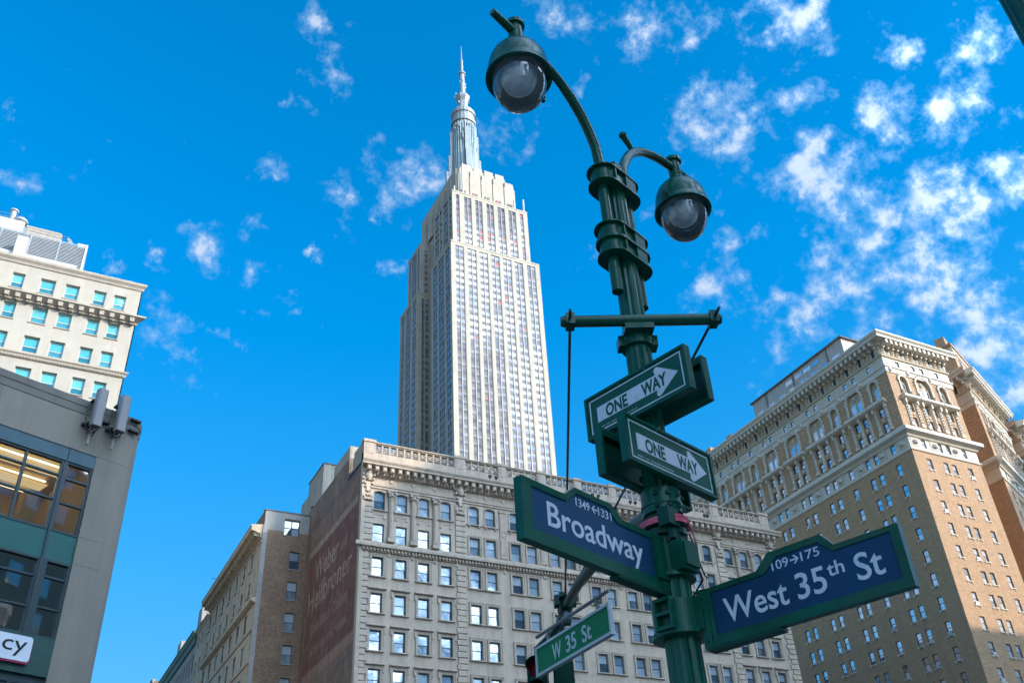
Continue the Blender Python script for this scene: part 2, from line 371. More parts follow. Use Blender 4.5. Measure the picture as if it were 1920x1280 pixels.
def text_mesh(s, u0, u1, z0, z1, y, mname, thick=.003, bold=.0, name='lettering', cap=True):
    """lettering fitted to a box on a sign, standing proud of it"""
    cu = bpy.data.curves.new('t', 'FONT'); cu.body = s; cu.size = 1; cu.offset = bold; cu.extrude = .01; cu.resolution_u = 4
    o = bpy.data.objects.new('t', cu); col.objects.link(o)
    dg = bpy.context.evaluated_depsgraph_get(); me = bpy.data.meshes.new_from_object(o.evaluated_get(dg)); bpy.data.objects.remove(o)
    xs = [v.co.x for v in me.vertices]; ys = [v.co.y for v in me.vertices]
    a, b, c, d = min(xs), max(xs), min(ys), max(ys)
    if cap: c, d = 0., .727                                               # fit baseline and cap height, so descenders hang below
    for v in me.vertices:
        v.co = Vector((u0+(v.co.x-a)/(b-a)*(u1-u0), y-thick*(1 if v.co.z > 0 else 0), z0+(v.co.y-c)/(d-c)*(z1-z0)))
    me.materials.clear(); me.materials.append(M[mname]); me.name = name; return me

# ------------------------------------------------------------------ ground
link('ground', MB().quad((-1500, -1500, 0), (1500, -1500, 0), (1500, 1500, 0), (-1500, 1500, 0)).mesh('ground', 'asphalt'), kind='structure')
link('pavement', MB().box(-14, 126, -24.9, 6.2, .004, .14).mesh('pavement', 'pavement'), kind='structure')
link('pavement', MB().box(28, 91, 84, 91.9, .004, .14).mesh('pavement_far', 'pavement'), kind='structure')
link('bounce_paving', MB().box(24, 110, 24, 66, .004, .14).mesh('bounce_paving', 'pavement'), kind='structure')  # unseen pale paving added to bounce light up onto the shaded fronts

# unseen buildings added behind the viewer, placed and sized to shade the square
def back_block(name, label, x0, x1, y0, y1, h, steps=()):
    t = thing(name, label, 'building', ((x0+x1)/2, (y0+y1)/2, 0))
    def blk(a, b, c, d, z0, z1):
        m = MB(); cx, cy = (x0+x1)/2, (y0+y1)/2
        m.box(a-cx, b-cx, c-cy, d-cy, z0, z1); return m
    link('wall', blk(x0, x1, y0, y1, 0, h).mesh('wall', 'caster'), t)
    for a, b, c, d, z in steps: link('upper_storeys', blk(a, b, c, d, h, z).mesh('wall', 'caster'), t)
    w = MB()
    for k in range(int(h//4.2)):
        for j in range(int((x1-x0)//4)):
            u = x0+1.2+j*4-(x0+x1)/2; w.box(u, u+1.8, (y1-y0)/2, (y1-y0)/2+.06, 1.5+k*4.2, 3.9+k*4.2)
    link('window_bank', w.mesh('window_bank', 'mc_pane'), t, kind='stuff')
    return t
back_block('store_building', 'broad stone store building standing behind the viewer along the pavement', 12, 126, -60, -25, 55)
back_block('shade_tower', 'unseen stepped tower added behind the viewer to shade the square', 131.5, 187, -75, -14, 126, [(131.5, 187, -29.5, -14, 141)])
back_block('shade_block', 'unseen lower block added beside the tower to shade the street', 190, 330, -75, -14, 102.5, [(268, 330, -75, -14, 165)])

# ------------------------------------------------------------------ the white tower far behind
tw = thing('skyscraper', 'tall white limestone skyscraper with stepped crown and slender mast', 'skyscraper', (158, 328, 0))
TX, TY = 158, 328
def tbox(n, x0, x1, y0, y1, z0, z1, m='esb_stone'):
    return link(n, MB().box(x0-TX, x1-TX, y0-TY, y1-TY, z0, z1).mesh(n, m), tw)
tbox('tower_core', 142.0, 175, 306, 358, 0, 318)
tbox('lower_front', 135.9, 180.6, 300.5, 323, 0, 287.0)
tbox('upper_front', 137.2, 176.8, 301.3, 323, 287.0, 319.6)
tbox('rear_wing', 137.2, 160, 340.7, 356, 0, 317)
tbox('rear_shoulder', 136.0, 160, 340.5, 363, 0, 286)
tbox('crown_step', 141.5, 173.5, 306.5, 350, 319.6, 341.5)
tbox('crown_top', 146, 171, 310.5, 346, 341.5, 348.5)

class Strip:
    def __init__(s): s.mb = MB()
def tower_face(ox, oy, rz, length, bays, z0, z1, pane, head=2.4, cop=True, fl=3.72, reds=.03):
    """a facade of stone piers with recessed bays of paired windows; bays = (u0, u1, number of windows)"""
    F = Fac(tw, ox, oy, rz)
    st = wall_mb(0, length, z0, z1, [(a, b, z0-1, z1-head) for a, b, n in bays], .45)
    if cop: st.prism([(-.12, z1-.9), (-.12, z1), (.3, z1), (.3, z1-.9)], 0, length)
    F.put('stone_piers', st.mesh('stone_piers', 'esb_stone'))
    w = MB(); rnd = random.Random(int(ox*7+z1))
    for a, b, n in bays:
        w.quad((a, .44, z0), (b, .44, z0), (b, .44, z1-head), (a, .44, z1-head), 0)
        ww = (b-a)/n
        for k in range(n+1):
            c = a+k*ww; c0, c1 = max(a, c-.2), min(b, c+.2)
            w.box(c0, c1, .12, .44, z0, z1-head, 1)
        z = z1-head-.15
        while z > z0+2:
            for k in range(n):
                x0, x1 = a+k*ww+.2, a+(k+1)*ww-.2; zt, zb = z, z-1.95; zm = zb+(zt-zb)*rnd.choice((.35, .5, .5, .65, .2))
                r = rnd.random()
                up = 2 if r < .62 else 3
                if pane == 'esb_pane_shade': up = 4 if r < .9 else 3
                lo = 3 if pane != 'esb_pane_shade' else 4
                if r > 1-reds and pane != 'esb_pane_shade': up = 5
                w.quad((x0, .40, zm), (x1, .40, zm), (x1, .40, zt), (x0, .40, zt), up)
                w.quad((x0, .38, zb), (x1, .38, zb), (x1, .38, zm), (x0, .38, zm), lo)
            z -= fl
    F.put('window_bank', w.mesh('window_bank', ['esb_spandrel', 'esb_mullion', 'esb_pane_blind', 'esb_pane', 'esb_pane_shade', 'esb_red'], fix=False), kind='stuff')
LB = [(2.1, 6.5, 2), (8.25, 12.7, 2), (14.15, 18.6, 2), (20.1, 24.6, 2), (26.1, 30.7, 2), (32.2, 36.8, 2), (38.75, 43.4, 2)]
tower_face(135.4, 300, 0, 45.6, LB, 140, 287.7, 'esb_pane')
UB = [(1.9, 3.85, 1), (6.15, 10.1, 2), (12.0, 15.8, 2), (17.9, 21.9, 2), (23.8, 27.9, 2), (29.7, 33.9, 2), (36.0, 38.0, 1)]
tower_face(136.8, 300.8, 0, 40.2, UB, 287.7, 320.2, 'esb_pane', reds=.14)
def left_bays(L, lay): return [(L-b, L-a, n) for a, b, n in lay]
tower_face(135.4, 323, -math.pi/2, 23, left_bays(23, [(2.0, 6.6, 2), (8.4, 14.6, 3), (16.3, 21.0, 2)]), 140, 287.7, 'esb_pane_shade')
tower_face(136.8, 323, -math.pi/2, 22.2, left_bays(22.2, [(1.4, 3.6, 1), (5.2, 10.6, 3), (12.6, 14.8, 1), (16.2, 20.6, 2)]), 287.7, 320.2, 'esb_pane_shade')
tower_face(141.6, 340.5, -math.pi/2, 17.5, left_bays(17.5, [(1.0, 5.4, 2), (7.4, 11.8, 2)]), 140, 319.0, 'esb_pane_shade', cop=False)
tower_face(136.7, 356.5, -math.pi/2, 16.5, left_bays(16.5, [(1.6, 3.6, 1), (5.2, 11.4, 3), (12.9, 14.9, 1)]), 286.6, 317.6, 'esb_pane_shade')
tower_face(135.5, 363.5, -math.pi/2, 23.5, left_bays(23.5, [(2.2, 6.8, 2), (9.2, 15.4, 3), (17.4, 21.6, 2)]), 140, 286.6, 'esb_pane_shade')
tower_face(135.5, 340.0, 0, 6.2, [(2.1, 3.5, 1), (4.0, 5.6, 1)], 140, 286.6, 'esb_pane_shade', head=4)
tower_face(136.7, 340.0, 0, 5.0, [(2.2, 3.9, 1)], 286.6, 317.6, 'esb_pane_shade', head=4)
# crown: rounded buttress blocks, a few windows
F = Fac(tw, 141.0, 306, 0)
for i in range(5):
    u = 1.2+i*6.35
    m = MB().box(u, u+5.9, -.6, .6, 319.6, 337.5-.5*(i % 2)).box(u+.6, u+5.2, -.3, .6, 337, 341.5)
    F.put('crown_buttress', m.mesh('crown_buttress', 'esb_stone'))
    if i < 4: F.put('crown_window', MB().box(u+5.95, u+6.3, -.2, .4, 321, 327).mesh('crown_window', 'esb_spandrel'))
    F.put('crown_window', MB().box(u+1.2, u+2.3, -1.0, -.85, 321, 326.5).mesh('crown_window', 'esb_red' if i in (0, 1, 3) else 'esb_spandrel'))
    F.put('crown_window', MB().box(u+2.9, u+4.0, -1.0, -.85, 321, 326.5).mesh('crown_window', 'esb_spandrel'))
F = Fac(tw, 146, 310.5, 0)
for i in range(4):
    F.put('crown_buttress', MB().box(1+i*6.1, 5.8+i*6.1, -.6, .3, 341.5, 350).mesh('crown_buttress', 'esb_stone'))
    F.put('crown_window', MB().box(2.2+i*6.1, 4.6+i*6.1, -.75, -.55, 343, 345.3).mesh('crown_window', 'esb_pane'))
for i in range(5): tbox('crown_buttress', 140.6, 142, 311+i*8, 316+i*8, 319.6, 338-.6*(i % 2))
# mooring mast
def tlathe(n, prof, seg, m, flute=0., smooth=False): return link(n, MB().lathe(prof, seg, 157-TX, 328.5-TY, 0, flute).mesh(n, m, smooth), tw)
tlathe('mast_shaft', [(7.4, 348.5), (7.2, 370), (6.3, 398), (6.3, 400)], 40, 'esb_metal', .055)
for k in range(14):
    a = -math.pi/2+(k-6.5)*.2; r = 6.75
    x, y = 157-TX+r*math.cos(a), 328.5-TY+r*math.sin(a)
    link('mast_window', MB().box(x-.28, x+.28, y-.42, y+.42, 352, 397).mesh('mast_window', 'mast_glass'), tw)
for k in range(4):
    a = math.pi/4+k*math.pi/2+.6
    w = MB(); c, s_ = math.cos(a), math.sin(a)
    for (r0, r1, z0, z1) in ((4, 10.2, 348.5, 362), (4, 8.9, 362, 374), (4, 7.9, 374, 392)):
        p = [(r0, -1.3), (r1, -1.3), (r1, 1.3), (r0, 1.3)]
        w.zextr([(157-TX+x*c-y*s_, 328.5-TY+x*s_+y*c) for x, y in p], z0, z1)
    link('mast_fin', w.mesh('mast_fin', 'esb_metal'), tw)
tlathe('mast_ring', [(6.9, 399.5), (7.0, 402), (6.4, 402.4), (6.3, 406), (6.9, 406.4), (6.9, 409), (5.2, 411.5), (3.4, 413.5)], 40, 'esb_metal', .02)
tlathe('mast_drum', [(2.9, 413), (2.9, 419), (4.2, 421.5), (4.2, 423.5), (1.9, 424.5)], 8, 'esb_metal')
tlathe('antenna_base', [(1.9, 424), (1.6, 430), (1.5, 443), (2.1, 443.4), (2.1, 444.4), (.9, 444.6)], 10, 'esb_metal')
tlathe('antenna_pole', [(.85, 444), (.8, 456), (.35, 456.2), (.28, 462), (.08, 469)], 8, 'esb_metal')
rn = random.Random(3)
for k in range(26):
    a = rn.uniform(0, 6.28); z = rn.uniform(372, 441); r = 7.6 if z < 400 else (4.5 if z < 424 else 1.9)
    x, y = 157-TX+r*math.cos(a), 328.5-TY+r*math.sin(a); h = rn.uniform(1.2, 6 if z < 400 else 2)
    link('aerial', MB().box(x-.22, x+.22, y-.22, y+.22, z, z+h).box(min(x, x*.8)-.1, max(x, x*.8)+.1, y-.1, y+.1, z+h*.3, z+h*.3+.25).mesh('aerial', 'white_paint' if k % 2 else 'galv'), tw)
for (x, y, z, h) in ((144, 304, 320, 23), (171.5, 303, 320, 8), (176, 302, 320, 9), (139, 303, 320, 5)):
    link('aerial', MB().lathe([(.45, z), (.45, z+h), (.0, z+h+.4)], 8, x-TX, y-TY).mesh('aerial', 'white_paint'), tw)
for (x, y, z) in ((151.5, 309.4, 342.6), (160, 309.2, 342.6)):
    link('dish', MB().lathe([(0, 0), (.8, .15), (1.5, .6)], 16).mesh('dish', 'white_paint'), tw, (x-TX, y-TY-.6, z+1.6)).rotation_euler = (R(70), 0, R(20))

# ------------------------------------------------------------------ the stone office building with the balustrade
KM = 92/77
def mu(x): return (x-25.3)*KM
def mz(z): return (z-1.6)*KM+1.6
mb_ = thing('office_building', 'wide grey stone office building with pierced balustrade and bracketed cornice', 'building', (30.22, 92, 0))
F = Fac(mb_, 30.22, 92, 0)
LEN = mu(74.2)
LP = [27.05, 29.27, 31.5, 33.73]; RP = [67.4, 69.5, 71.6]
PAIRS = [(36.7, 38.43), (41.1, 42.87), (45.43, 47.2), (49.85, 51.6), (54.1, 55.85), (58.45, 60.2), (62.8, 64.5)]
ROWS = [(39.5, 41.35), (36.40, 38.13), (33.15, 34.92), (29.86, 31.6), (26.61, 28.33), (23.35, 25.06), (20.1, 21.8), (16.8, 18.5)]
WW = 1.07*KM
holes = []
colsx = LP+[x for p in PAIRS for x in p]+RP
for (zb, zt) in ROWS:
    for x in colsx: holes.append((mu(x)-WW/2, mu(x)+WW/2, mz(zb), mz(zt)))
F.put('wall', wall_mb(0, LEN, 0, mz(43.2), holes, .34).mesh('wall', 'marb'))
link('core', MB().box(.2, LEN, .36, 60, 0, mz(45)).mesh('core', 'roof'), mb_)
# window dressings, shared between alike windows
hW = WW/2; H1 = mz(31.6)-mz(29.86)
def surround(h, w=WW, b=.2, out=.10):
    a = w/2
    m = MB().box(-a-b, -a-.002, -out, .02, -.02, h+b).box(a+.002, a+b, -out, .02, -.02, h+b).box(-a-.001, a+.001, -out, .02, h+.002, h+b)
    m.box(-a-b-.06, -a-b, -out-.05, .02, -.02, h+b+.06).box(a+b, a+b+.06, -out-.05, .02, -.02, h+b+.06).box(-a-b, a+b, -out-.05, .02, h+b, h+b+.06)
    return m
def sill(w=WW, e=.34): return MB().prism([(-.24, -.16), (-.24, -.05), (-.02, .0), (.2, 0), (.2, -.16)], -w/2-e, w/2+e)
SILL = sill().mesh('sill', 'marb_trim'); SURR = surround(H1).mesh('surround', 'marb_trim'); SURR3 = surround(mz(34.92)-mz(33.15)).mesh('surround', 'marb_trim')
SURR2 = surround(mz(38.13)-mz(36.40), b=.16).mesh('surround', 'marb_trim')
hood = MB().prism([(-.34, .40), (-.34, .52), (-.30, .56), (.0, .56), (.0, .30), (-.14, .34)], -hW-.42, hW+.42)
for s_ in (-1, 1): hood.box(s_*(hW+.34)-.07, s_*(hW+.34)+.07, -.17, -.002, -.35, .30)
HOOD = hood.mesh('hood', 'marb_trim')
def arch_head(w, rise, h0, dep=.2, m=0):
    """fills the top corners of a square opening down to a flat arch"""
    mb = MB(); n = 10; a = w/2
    for k in range(n):
        x0, x1 = -a+w*k/n, -a+w*(k+1)/n; z = lambda x: h0-rise*(x/a)**2
        mb.quad((x0, .001, z(x0)), (x1, .001, z(x1)), (x1, .001, h0), (x0, .001, h0)); mb.quad((x0, .001, z(x0)), (x1, .001, z(x1)), (x1, dep, z(x1)), (x0, dep, z(x0)))
        mb.quad((x0, -.08, z(x0)+.16), (x1, -.08, z(x1)+.16), (x1, -.08, z(x1)+.06), (x0, -.08, z(x0)+.06)); mb.quad((x0, -.08, z(x0)+.06), (x1, -.08, z(x1)+.06), (x1, .002, z(x1)), (x0, .002, z(x0)))
        mb.quad((x0, -.08, z(x0)+.16), (x1, -.08, z(x1)+.16), (x1, .002, z(x1)+.16), (x0, .002, z(x0)+.16))
    return mb
H0 = mz(41.35)-mz(39.5)
ARCH = arch_head(WW, .22, H0).mesh('arch_head', 'marb_trim')
JAMB = MB().box(-.08, .08, -.08, .02, -.02, H0-.1).mesh('jamb', 'marb_trim')
BRK = MB()
for s_ in (-1, 1): BRK.box(s_*.62-.07, s_*.62+.07, -.2, -.002, -.42, -.162).box(s_*.62-.1, s_*.62+.1, -.16, -.002, -.30, -.22)
BRK = BRK.mesh('sill_brackets', 'marb_orn')
APR = MB()
for s_ in (-1, 1): APR.box(s_*.62-.04, s_*.62+.04, -.07, -.002, -.80, -.162).box(s_*.62-.12, s_*.62+.12, -.12, -.002, -1.02, -.8)
APR = APR.box(-.48, .48, -.06, -.002, -.62, -.55).mesh('apron', 'marb_orn')
for r, (zb, zt) in enumerate(ROWS):
    for x in colsx:
        lp = x in LP; rp = x in RP; ex = []
        if r == 0: ex = [('arch_head', ARCH), ('sill', SILL), ('apron', APR) if lp or rp else ('sill_brackets', BRK)]
        elif r == 1: ex = [('surround', SURR2)] if not (lp or rp) else []
        else:
            ex = [('surround', SURR3 if r == 2 else SURR), ('sill', SILL)]
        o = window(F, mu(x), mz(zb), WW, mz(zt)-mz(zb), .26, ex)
        if r == 0:
            for s_ in (-1, 1): link('jamb', JAMB, o, (s_*(hW+.082), 0, 0))
        if (lp or rp) and r >= 3: link('hood', HOOD, o, (0, 0, mz(zt)-mz(zb)))
# ledge with small dentils between second and third rows
F.put('ledge', MB().prism([(-.05, mz(35.3)), (-.18, mz(35.34)), (-.22, mz(35.62)), (-.62, mz(35.7)), (-.62, mz(35.92)), (-.55, mz(36.08)), (0, mz(36.2)), (0, mz(35.3))], 0, LEN, 0, 1).mesh('ledge', 'marb_trim'))
d = MB(); u = .25
while u < LEN-.2: d.box(u, u+.2, -.44, -.19, mz(35.4), mz(35.63)); u += .4
F.put('ledge_dentils', d.mesh('ledge_dentils', 'marb_trim'), kind='stuff')
# entablature
F.put('architrave', MB().prism([(-.02, mz(41.55)), (-.14, mz(41.6)), (-.14, mz(41.75)), (-.24, mz(41.82)), (-.24, mz(41.95)), (-.1, mz(42.0)), (-.1, mz(42.1)), (0, mz(42.1)), (0, mz(41.55))], 0, LEN).mesh('architrave', 'marb_trim'))
F.put('cornice', MB().prism([(0, mz(42.8)), (-.2, mz(42.82)), (-.34, mz(43.0)), (-.45, mz(43.08)), (-.45, mz(43.5)), (-1.25, mz(43.54)), (-1.25, mz(43.7)), (-1.42, mz(43.92)), (-1.42, mz(44.06)), (.4, mz(44.7)), (.4, mz(42.8))], 0, LEN, 0, .3, .6).mesh('cornice', 'marb_trim'))
d = MB(); u = .1
while u < LEN-.1: d.box(u, u+.19, -.52, -.2, mz(42.86), mz(43.05)); u += .37
F.put('cornice_dentils', d.mesh('cornice_dentils', 'marb_trim'), kind='stuff')
MOD = MB().extr([(-.22, 0), (.22, 0), (.22, .46), (-.22, .46)], -1.05, -.44).box(-.27, .27, -1.1, -.44, .46, .55).box(-.17, .17, -1.12, -1.05, .08, .40).mesh('modillion', 'marb_orn')
n = int(LEN/.905)
for k in range(n): F.put('modillion', MOD, .45+k*(LEN-.9)/(n-1), mz(43.07))
BOSS = MB().lathe([(.0, .16), (.17, .12), (.26, .04), (.28, 0)], 14).mesh('boss', 'marb_orn', True)
for x in [28.16, 30.38, 32.6, 38.0, 39.9, 42.0, 44.3, 48.5, 53, 57.3, 61.6, 68.45, 70.55]: F.put('boss', BOSS, mu(x), mz(42.48), -.002).rotation_euler = (R(90), 0, 0)
# balustrade: piers, coping and pierced panels
PZ0, PZ1 = mz(45.2), mz(46.3)
F.put('balustrade_base', MB().box(0, LEN, -.1, .5, mz(44.4), PZ0).mesh('balustrade_base', 'marb_trim'))
F.put('coping', MB().prism([(-.18, PZ1), (-.22, PZ1+.1), (-.12, PZ1+.2), (.52, PZ1+.2), (.52, PZ1)], 0, LEN).mesh('coping', 'marb_trim'))
piers = [(25.3, 26.42), (34.75, 35.85), (39.57, 40.42), (44.04, 44.97), (48.39, 49.24), (52.65, 53.55), (57.0, 57.9), (61.3, 62.2), (65.95, 67.1), (72.95, 74.2)]
for a, b in piers:
    m = MB().box(mu(a), mu(b), -.16, .56, PZ0-.9, PZ1+.02).box(mu(a)-.08, mu(b)+.08, -.27, .64, PZ1+.02, PZ1+.34)
    m.box(mu(a)+.25, mu(b)-.25, -.2, -.15, PZ0-.1, PZ1-.18)
    F.put('balustrade_pier', m.mesh('balustrade_pier', 'marb_trim'))
PW, PH = .89, PZ1-PZ0
g = MB(); a = PW/2; bb = .09
g.box(-a, -a+bb, -.06, .14, 0, PH).box(a-bb, a, -.06, .14, 0, PH).box(-a+bb, a-bb, -.06, .14, 0, bb*1.3).box(-a+bb, a-bb, -.06, .14, PH-bb*1.3, PH)
for k in range(8):
    an = k*math.pi/4+math.pi/8*0; L_ = .36 if k % 2 == 0 else .46
    c, s_ = math.cos(an), math.sin(an); zc = PH/2
    p = [(-s_*.026+c*.06, zc+c*.026+s_*.06), (s_*.026+c*.06, zc-c*.026+s_*.06), (s_*.05+c*L_, zc-c*.05+s_*L_), (-s_*.05+c*L_, zc+c*.05+s_*L_)]
    g.extr(p, -.04, .1)
g.lathe([(.0, 0), (.11, 0)], 8) if False else g.box(-.09, .09, -.07, .12, PH/2-.09, PH/2+.09)
GR = g.mesh('pierced_panel', 'marb_trim')
for (a0, b0), (a1, b1) in zip(piers, piers[1:]):
    s0, s1 = mu(b0), mu(a1); n = max(1, round((s1-s0)/PW)); st = (s1-s0)/n
    for k in range(n):
        o = F.put('pierced_panel', GR, s0+(k+.5)*st, PZ0); o.scale = (st/PW*.999, 1, 1)
# upper order: columns, pilasters, cartouches
zc0, zc1 = mz(36.36), mz(41.55)
cm = MB().lathe([(.30, .42), (.30, .5), (.36, .52), (.36, .6), (.29, .64), (.27, zc1-zc0-.95)], 24, 0, -.12, 0, .07)
cm.box(-.42, .42, -.55, .0, 0, .42)
COL = cm.mesh('column', 'marb_trim')
cap = MB()
cap.lathe([(.27, 0), (.31, .25), (.42, .62), (.46, .66)], 12, 0, -.12).box(-.5, .5, -.6, .0, .66, .82)
for s_ in (-1, 1):
    cap.lathe([(0, .30), (.14, .36), (.17, .48), (.12, .6), (0, .64)], 8, s_*.38, -.48); cap.lathe([(0, .0), (.12, .08), (.13, .22), (0, .3)], 8, s_*.27, -.4)
cap.lathe([(0, .02), (.12, .1), (.13, .24), (0, .34)], 8, 0, -.48)
CAP = cap.mesh('capital', 'marb_orn', True)
for x in (28.16, 30.38, 32.6, 68.45, 70.55):
    o = F.put('column', COL, mu(x), zc0, -.02); link('capital', CAP, o, (0, 0, zc1-zc0-.9))
pm = MB().box(-.42, .42, -.12, .0, .1, zc1-zc0-.5).box(-.30, .30, -.17, -.12, .5, 2.4).box(-.30, .30, -.17, -.12, 3.3, zc1-zc0-.9).box(-.5, .5, -.2, .0, zc1-zc0-.5, zc1-zc0-.3)
pm.box(-.2, .2, -.19, -.12, 2.65, 3.05)
PIL = pm.mesh('pilaster', 'marb_trim')
for x in (39.77, 44.15, 48.52, 52.85, 57.15, 61.5): F.put('pilaster', PIL, mu(x), zc0)
# rusticated piers with quoin blocks and cartouches
QS = {}
def quoin(w, h):
    k = (round(w, 2), round(h, 2))
    if k not in QS: QS[k] = MB().box(0, w, -.13, .0, 0, h-.07).box(.03, w-.03, -.15, -.13, .03, h-.1).mesh('quoin', 'marb')
    return QS[k]
def cartouche():
    m = MB()
    m.lathe([(0, -.55), (.25, -.5), (.42, -.2), (.46, .1), (.36, .45), (.15, .62), (0, .66)], 14, 0, -.16)
    for s_ in (-1, 1):
        for (x, z, r) in ((.5, .7, .22), (.36, 1.0, .2), (.62, .2, .2), (.56, -.35, .2), (.42, -.85, .2), (.3, -1.3, .16), (.2, -1.75, .12), (.45, -2.5, .16), (.3, -2.75, .15), (.15, -2.3, .14), (.2, 1.2, .2)):
            m.lathe([(0, z-r), (r*.75, z-r*.6), (r, z), (r*.75, z+r*.6), (0, z+r)], 7, s_*x, -.22)
    m.lathe([(0, .0), (.24, .1), (.3, .3), (.2, .5), (0, .55)], 10, 0, -.36)
    m.extr([(-.3, -.7), (.3, -.7), (.22, -1.5), (.0, -1.95), (-.22, -1.5)], -.26, -.02)
    for k in range(5): m.lathe([(0, -2.95), (.16, -2.85), (.14, -2.6), (0, -2.55)], 6, -.4+k*.2, -.2)
    return m.mesh('cartouche', 'marb_orn', True)
CART = cartouche()
for (x, w, side) in ((25.85, 1.1, 1), (35.22, 1.05, 0), (66.2, 1.05, 0), (73.62, 1.1, -1)):
    for zz0, zz1 in ((16.0, 35.4), (36.45, 41.5)):
        z = zz0; k = 0
        while z < zz1-.3:
            ww = (w if (k % 2 == 0 or zz0 > 30) else w*.8)*KM
            u0 = mu(x)-w*KM/2 if side >= 0 else mu(x)+w*KM/2-ww
            if side == 0: u0 = mu(x)-ww/2
            F.put('quoin', quoin(ww, .535*KM), u0, mz(z)); z += .535; k += 1
    F.put('cartouche', CART, mu(x), mz(42.65), -.05)
for x in (26.0, 28.16, 30.38, 32.6, 34.8, 39.77, 44.15, 48.5, 52.8, 57.1, 61.5, 66.2, 68.4, 70.5): F.put('boss', BOSS, mu(x), mz(35.15), -.002).rotation_euler = (R(90), 0, 0)
# little floodlights on the cornice
FL = MB().box(-.16, .16, -.25, .05, .12, .42).box(-.05, .05, -.05, .05, -.1, .12).mesh('floodlight', 'black')
for x in (38.3, 39.0, 50.2, 50.9, 54.9, 55.5, 64.6, 65.0): F.put('floodlight', FL, mu(x), mz(44.45), -.7)
link('grille_backing', MB().box(.6, LEN-.6, 1.5, 1.8, mz(44), mz(46.15)).mesh('grille_backing', 'roof'), mb_)  # dark backing added so the gaps in the pierced panels look shadowed
# roof plant behind the balustrade
link('roof_plant', MB().box(mu(35.2), mu(39.2), 6, 9, mz(45), mz(47.6)).mesh('roof_plant', 'pent'), mb_)
# side wall with the faded painted advertisement; local x runs from far to near
FS = Fac(mb_, 30.2, 113.2, -math.pi/2)
def su(y): return 113.2-y
FS.put('side_wall', MB().prism([(0, 0), (0, 55.4), (.5, 55.4), (.5, 0)], 0, su(97)).prism([(0, 0), (0, 52.6), (.5, 52.6), (.5, 0)], su(97), su(92.45)).mesh('side_wall', 'brick_weber'))
FS.put('corner_return', MB().box(su(92.44), su(91.8), -.02, .4, 0, 52.6).mesh('corner_return', 'marb'))
FS.put('parapet_return', MB().box(su(95.1), su(92.58), -.05, .5, 52.6, 55.0).mesh('parapet_return', 'cream_bulk'))
FS.put('side_coping', MB().box(su(97), su(92.45), -.12, .5, 52.45, 52.62).mesh('side_coping', 'frame_dark'))
FS.put('painted_ground', MB().box(su(111.0), su(92.9), -.006, 0, 33.6, 48.0).mesh('painted_ground', 'brick_painted'))
FS.put('painted_border', MB().box(su(111.6), su(92.9), -.005, 0, 48.0, 48.9).mesh('painted_border', 'paint_faded'))
FS.put('painted_border', MB().box(su(110.5), su(92.9), -.005, 0, 32.4, 33.6).mesh('painted_border', 'paint_ghost'))
m = MB()
for k in range(24): m.box(su(110.6)+k*.72, su(110.6)+k*.72+.16+.2*((k*7) % 3 == 0), -.006, 0, 49.4+.3*((k*5) % 4), 51.4)
FS.put('painted_stripes', m.mesh('painted_stripes', 'paint_ghost'))
FS.put('wall_joint', MB().box(su(111.2), su(93), -.012, 0, 52.0, 52.1).box(su(98), su(92.4), -.012, 0, 31.35, 31.48).mesh('wall_joint', 'frame_dark'))
for s_, a, b, c, d, mm in (('Weber', 108.3, 99.2, 44.0, 46.8, 'paint_faded'), ('and', 98.5, 96.4, 44.3, 45.9, 'paint_ghost'), ('Heilbroner', 110.35, 94.4, 40.7, 43.5, 'paint_faded'),
                        ('Stein Bloch Clothes', 108.6, 95.3, 37.75, 39.1, 'paint_ghost'), ('IN THE NEW YORK MANNER', 108.2, 95.2, 35.1, 36.1, 'paint_ghost')):
    FS.put('lettering', text_mesh(s_, su(a), su(b), c, d, -.006, mm, .004, .012))
FS.put('bulkhead', MB().box(su(103), su(97.0), .02, 6, 55.4, 57.0).mesh('bulkhead', 'cream_bulk'))
FS.put('bulkhead', MB().box(su(115.6), su(109.1), .35, 9, 50, 60.6).mesh('bulkhead', 'cream_bulk'))
FS.put('bulkhead', MB().box(su(119.3), su(115.6), .45, 9, 50, 59.0).mesh('bulkhead', 'cream_bulk'))
FS.put('bulkhead_coping', MB().box(su(115.7), su(109.0), .25, 9.1, 60.6, 60.72).mesh('bulkhead_coping', 'roof'))
FS.put('standpipe', MB().tube([(su(112.6), .2, 54.5), (su(112.6), .2, 56.0)], .12, 8).tube([(su(112.6), .2, 55.8), (su(113.3), .2, 56.1)], .1, 8).mesh('standpipe', 'black'))
FS.put('drainpipe', MB().tube([(su(113.0), -.1, 20), (su(113.0), -.1, 52)], .08, 8).mesh('drainpipe', 'roof'))

# ------------------------------------------------------------------ brick and cream building along the side street
lb = thing('corner_building', 'brown brick building with cream corniced side and one column of windows', 'building', (24.3, 112.44, 0))
F = Fac(lb, 24.3, 112.44, 0)
def lx(x): return x-24.3
wins = [(28.54, 47.08, 1.22, 2.3), (28.54, 43.2, 1.22, 2.3), (28.56, 39.33, 1.22, 2.28), (28.6, 35.52, 1.2, 2.2), (28.62, 31.7, 1.2, 2.2), (28.64, 27.9, 1.2, 2.2)]
top2 = [(27.42, 51.5, .92, 2.05), (28.40, 51.5, .92, 2.05)]
F.put('wall', wall_mb(.55, lx(30.17), 0, 54.45, [(lx(x)-w/2, lx(x)+w/2, z, z+h) for x, z, w, h in wins]+[(lx(26.93), lx(28.9), 51.5, 53.55)], .3).mesh('wall', 'brick_left'))
F.put('corner_stone', MB().box(0, .55, -.01, .3, 0, 52.3).mesh('corner_stone', 'grey_stone'))
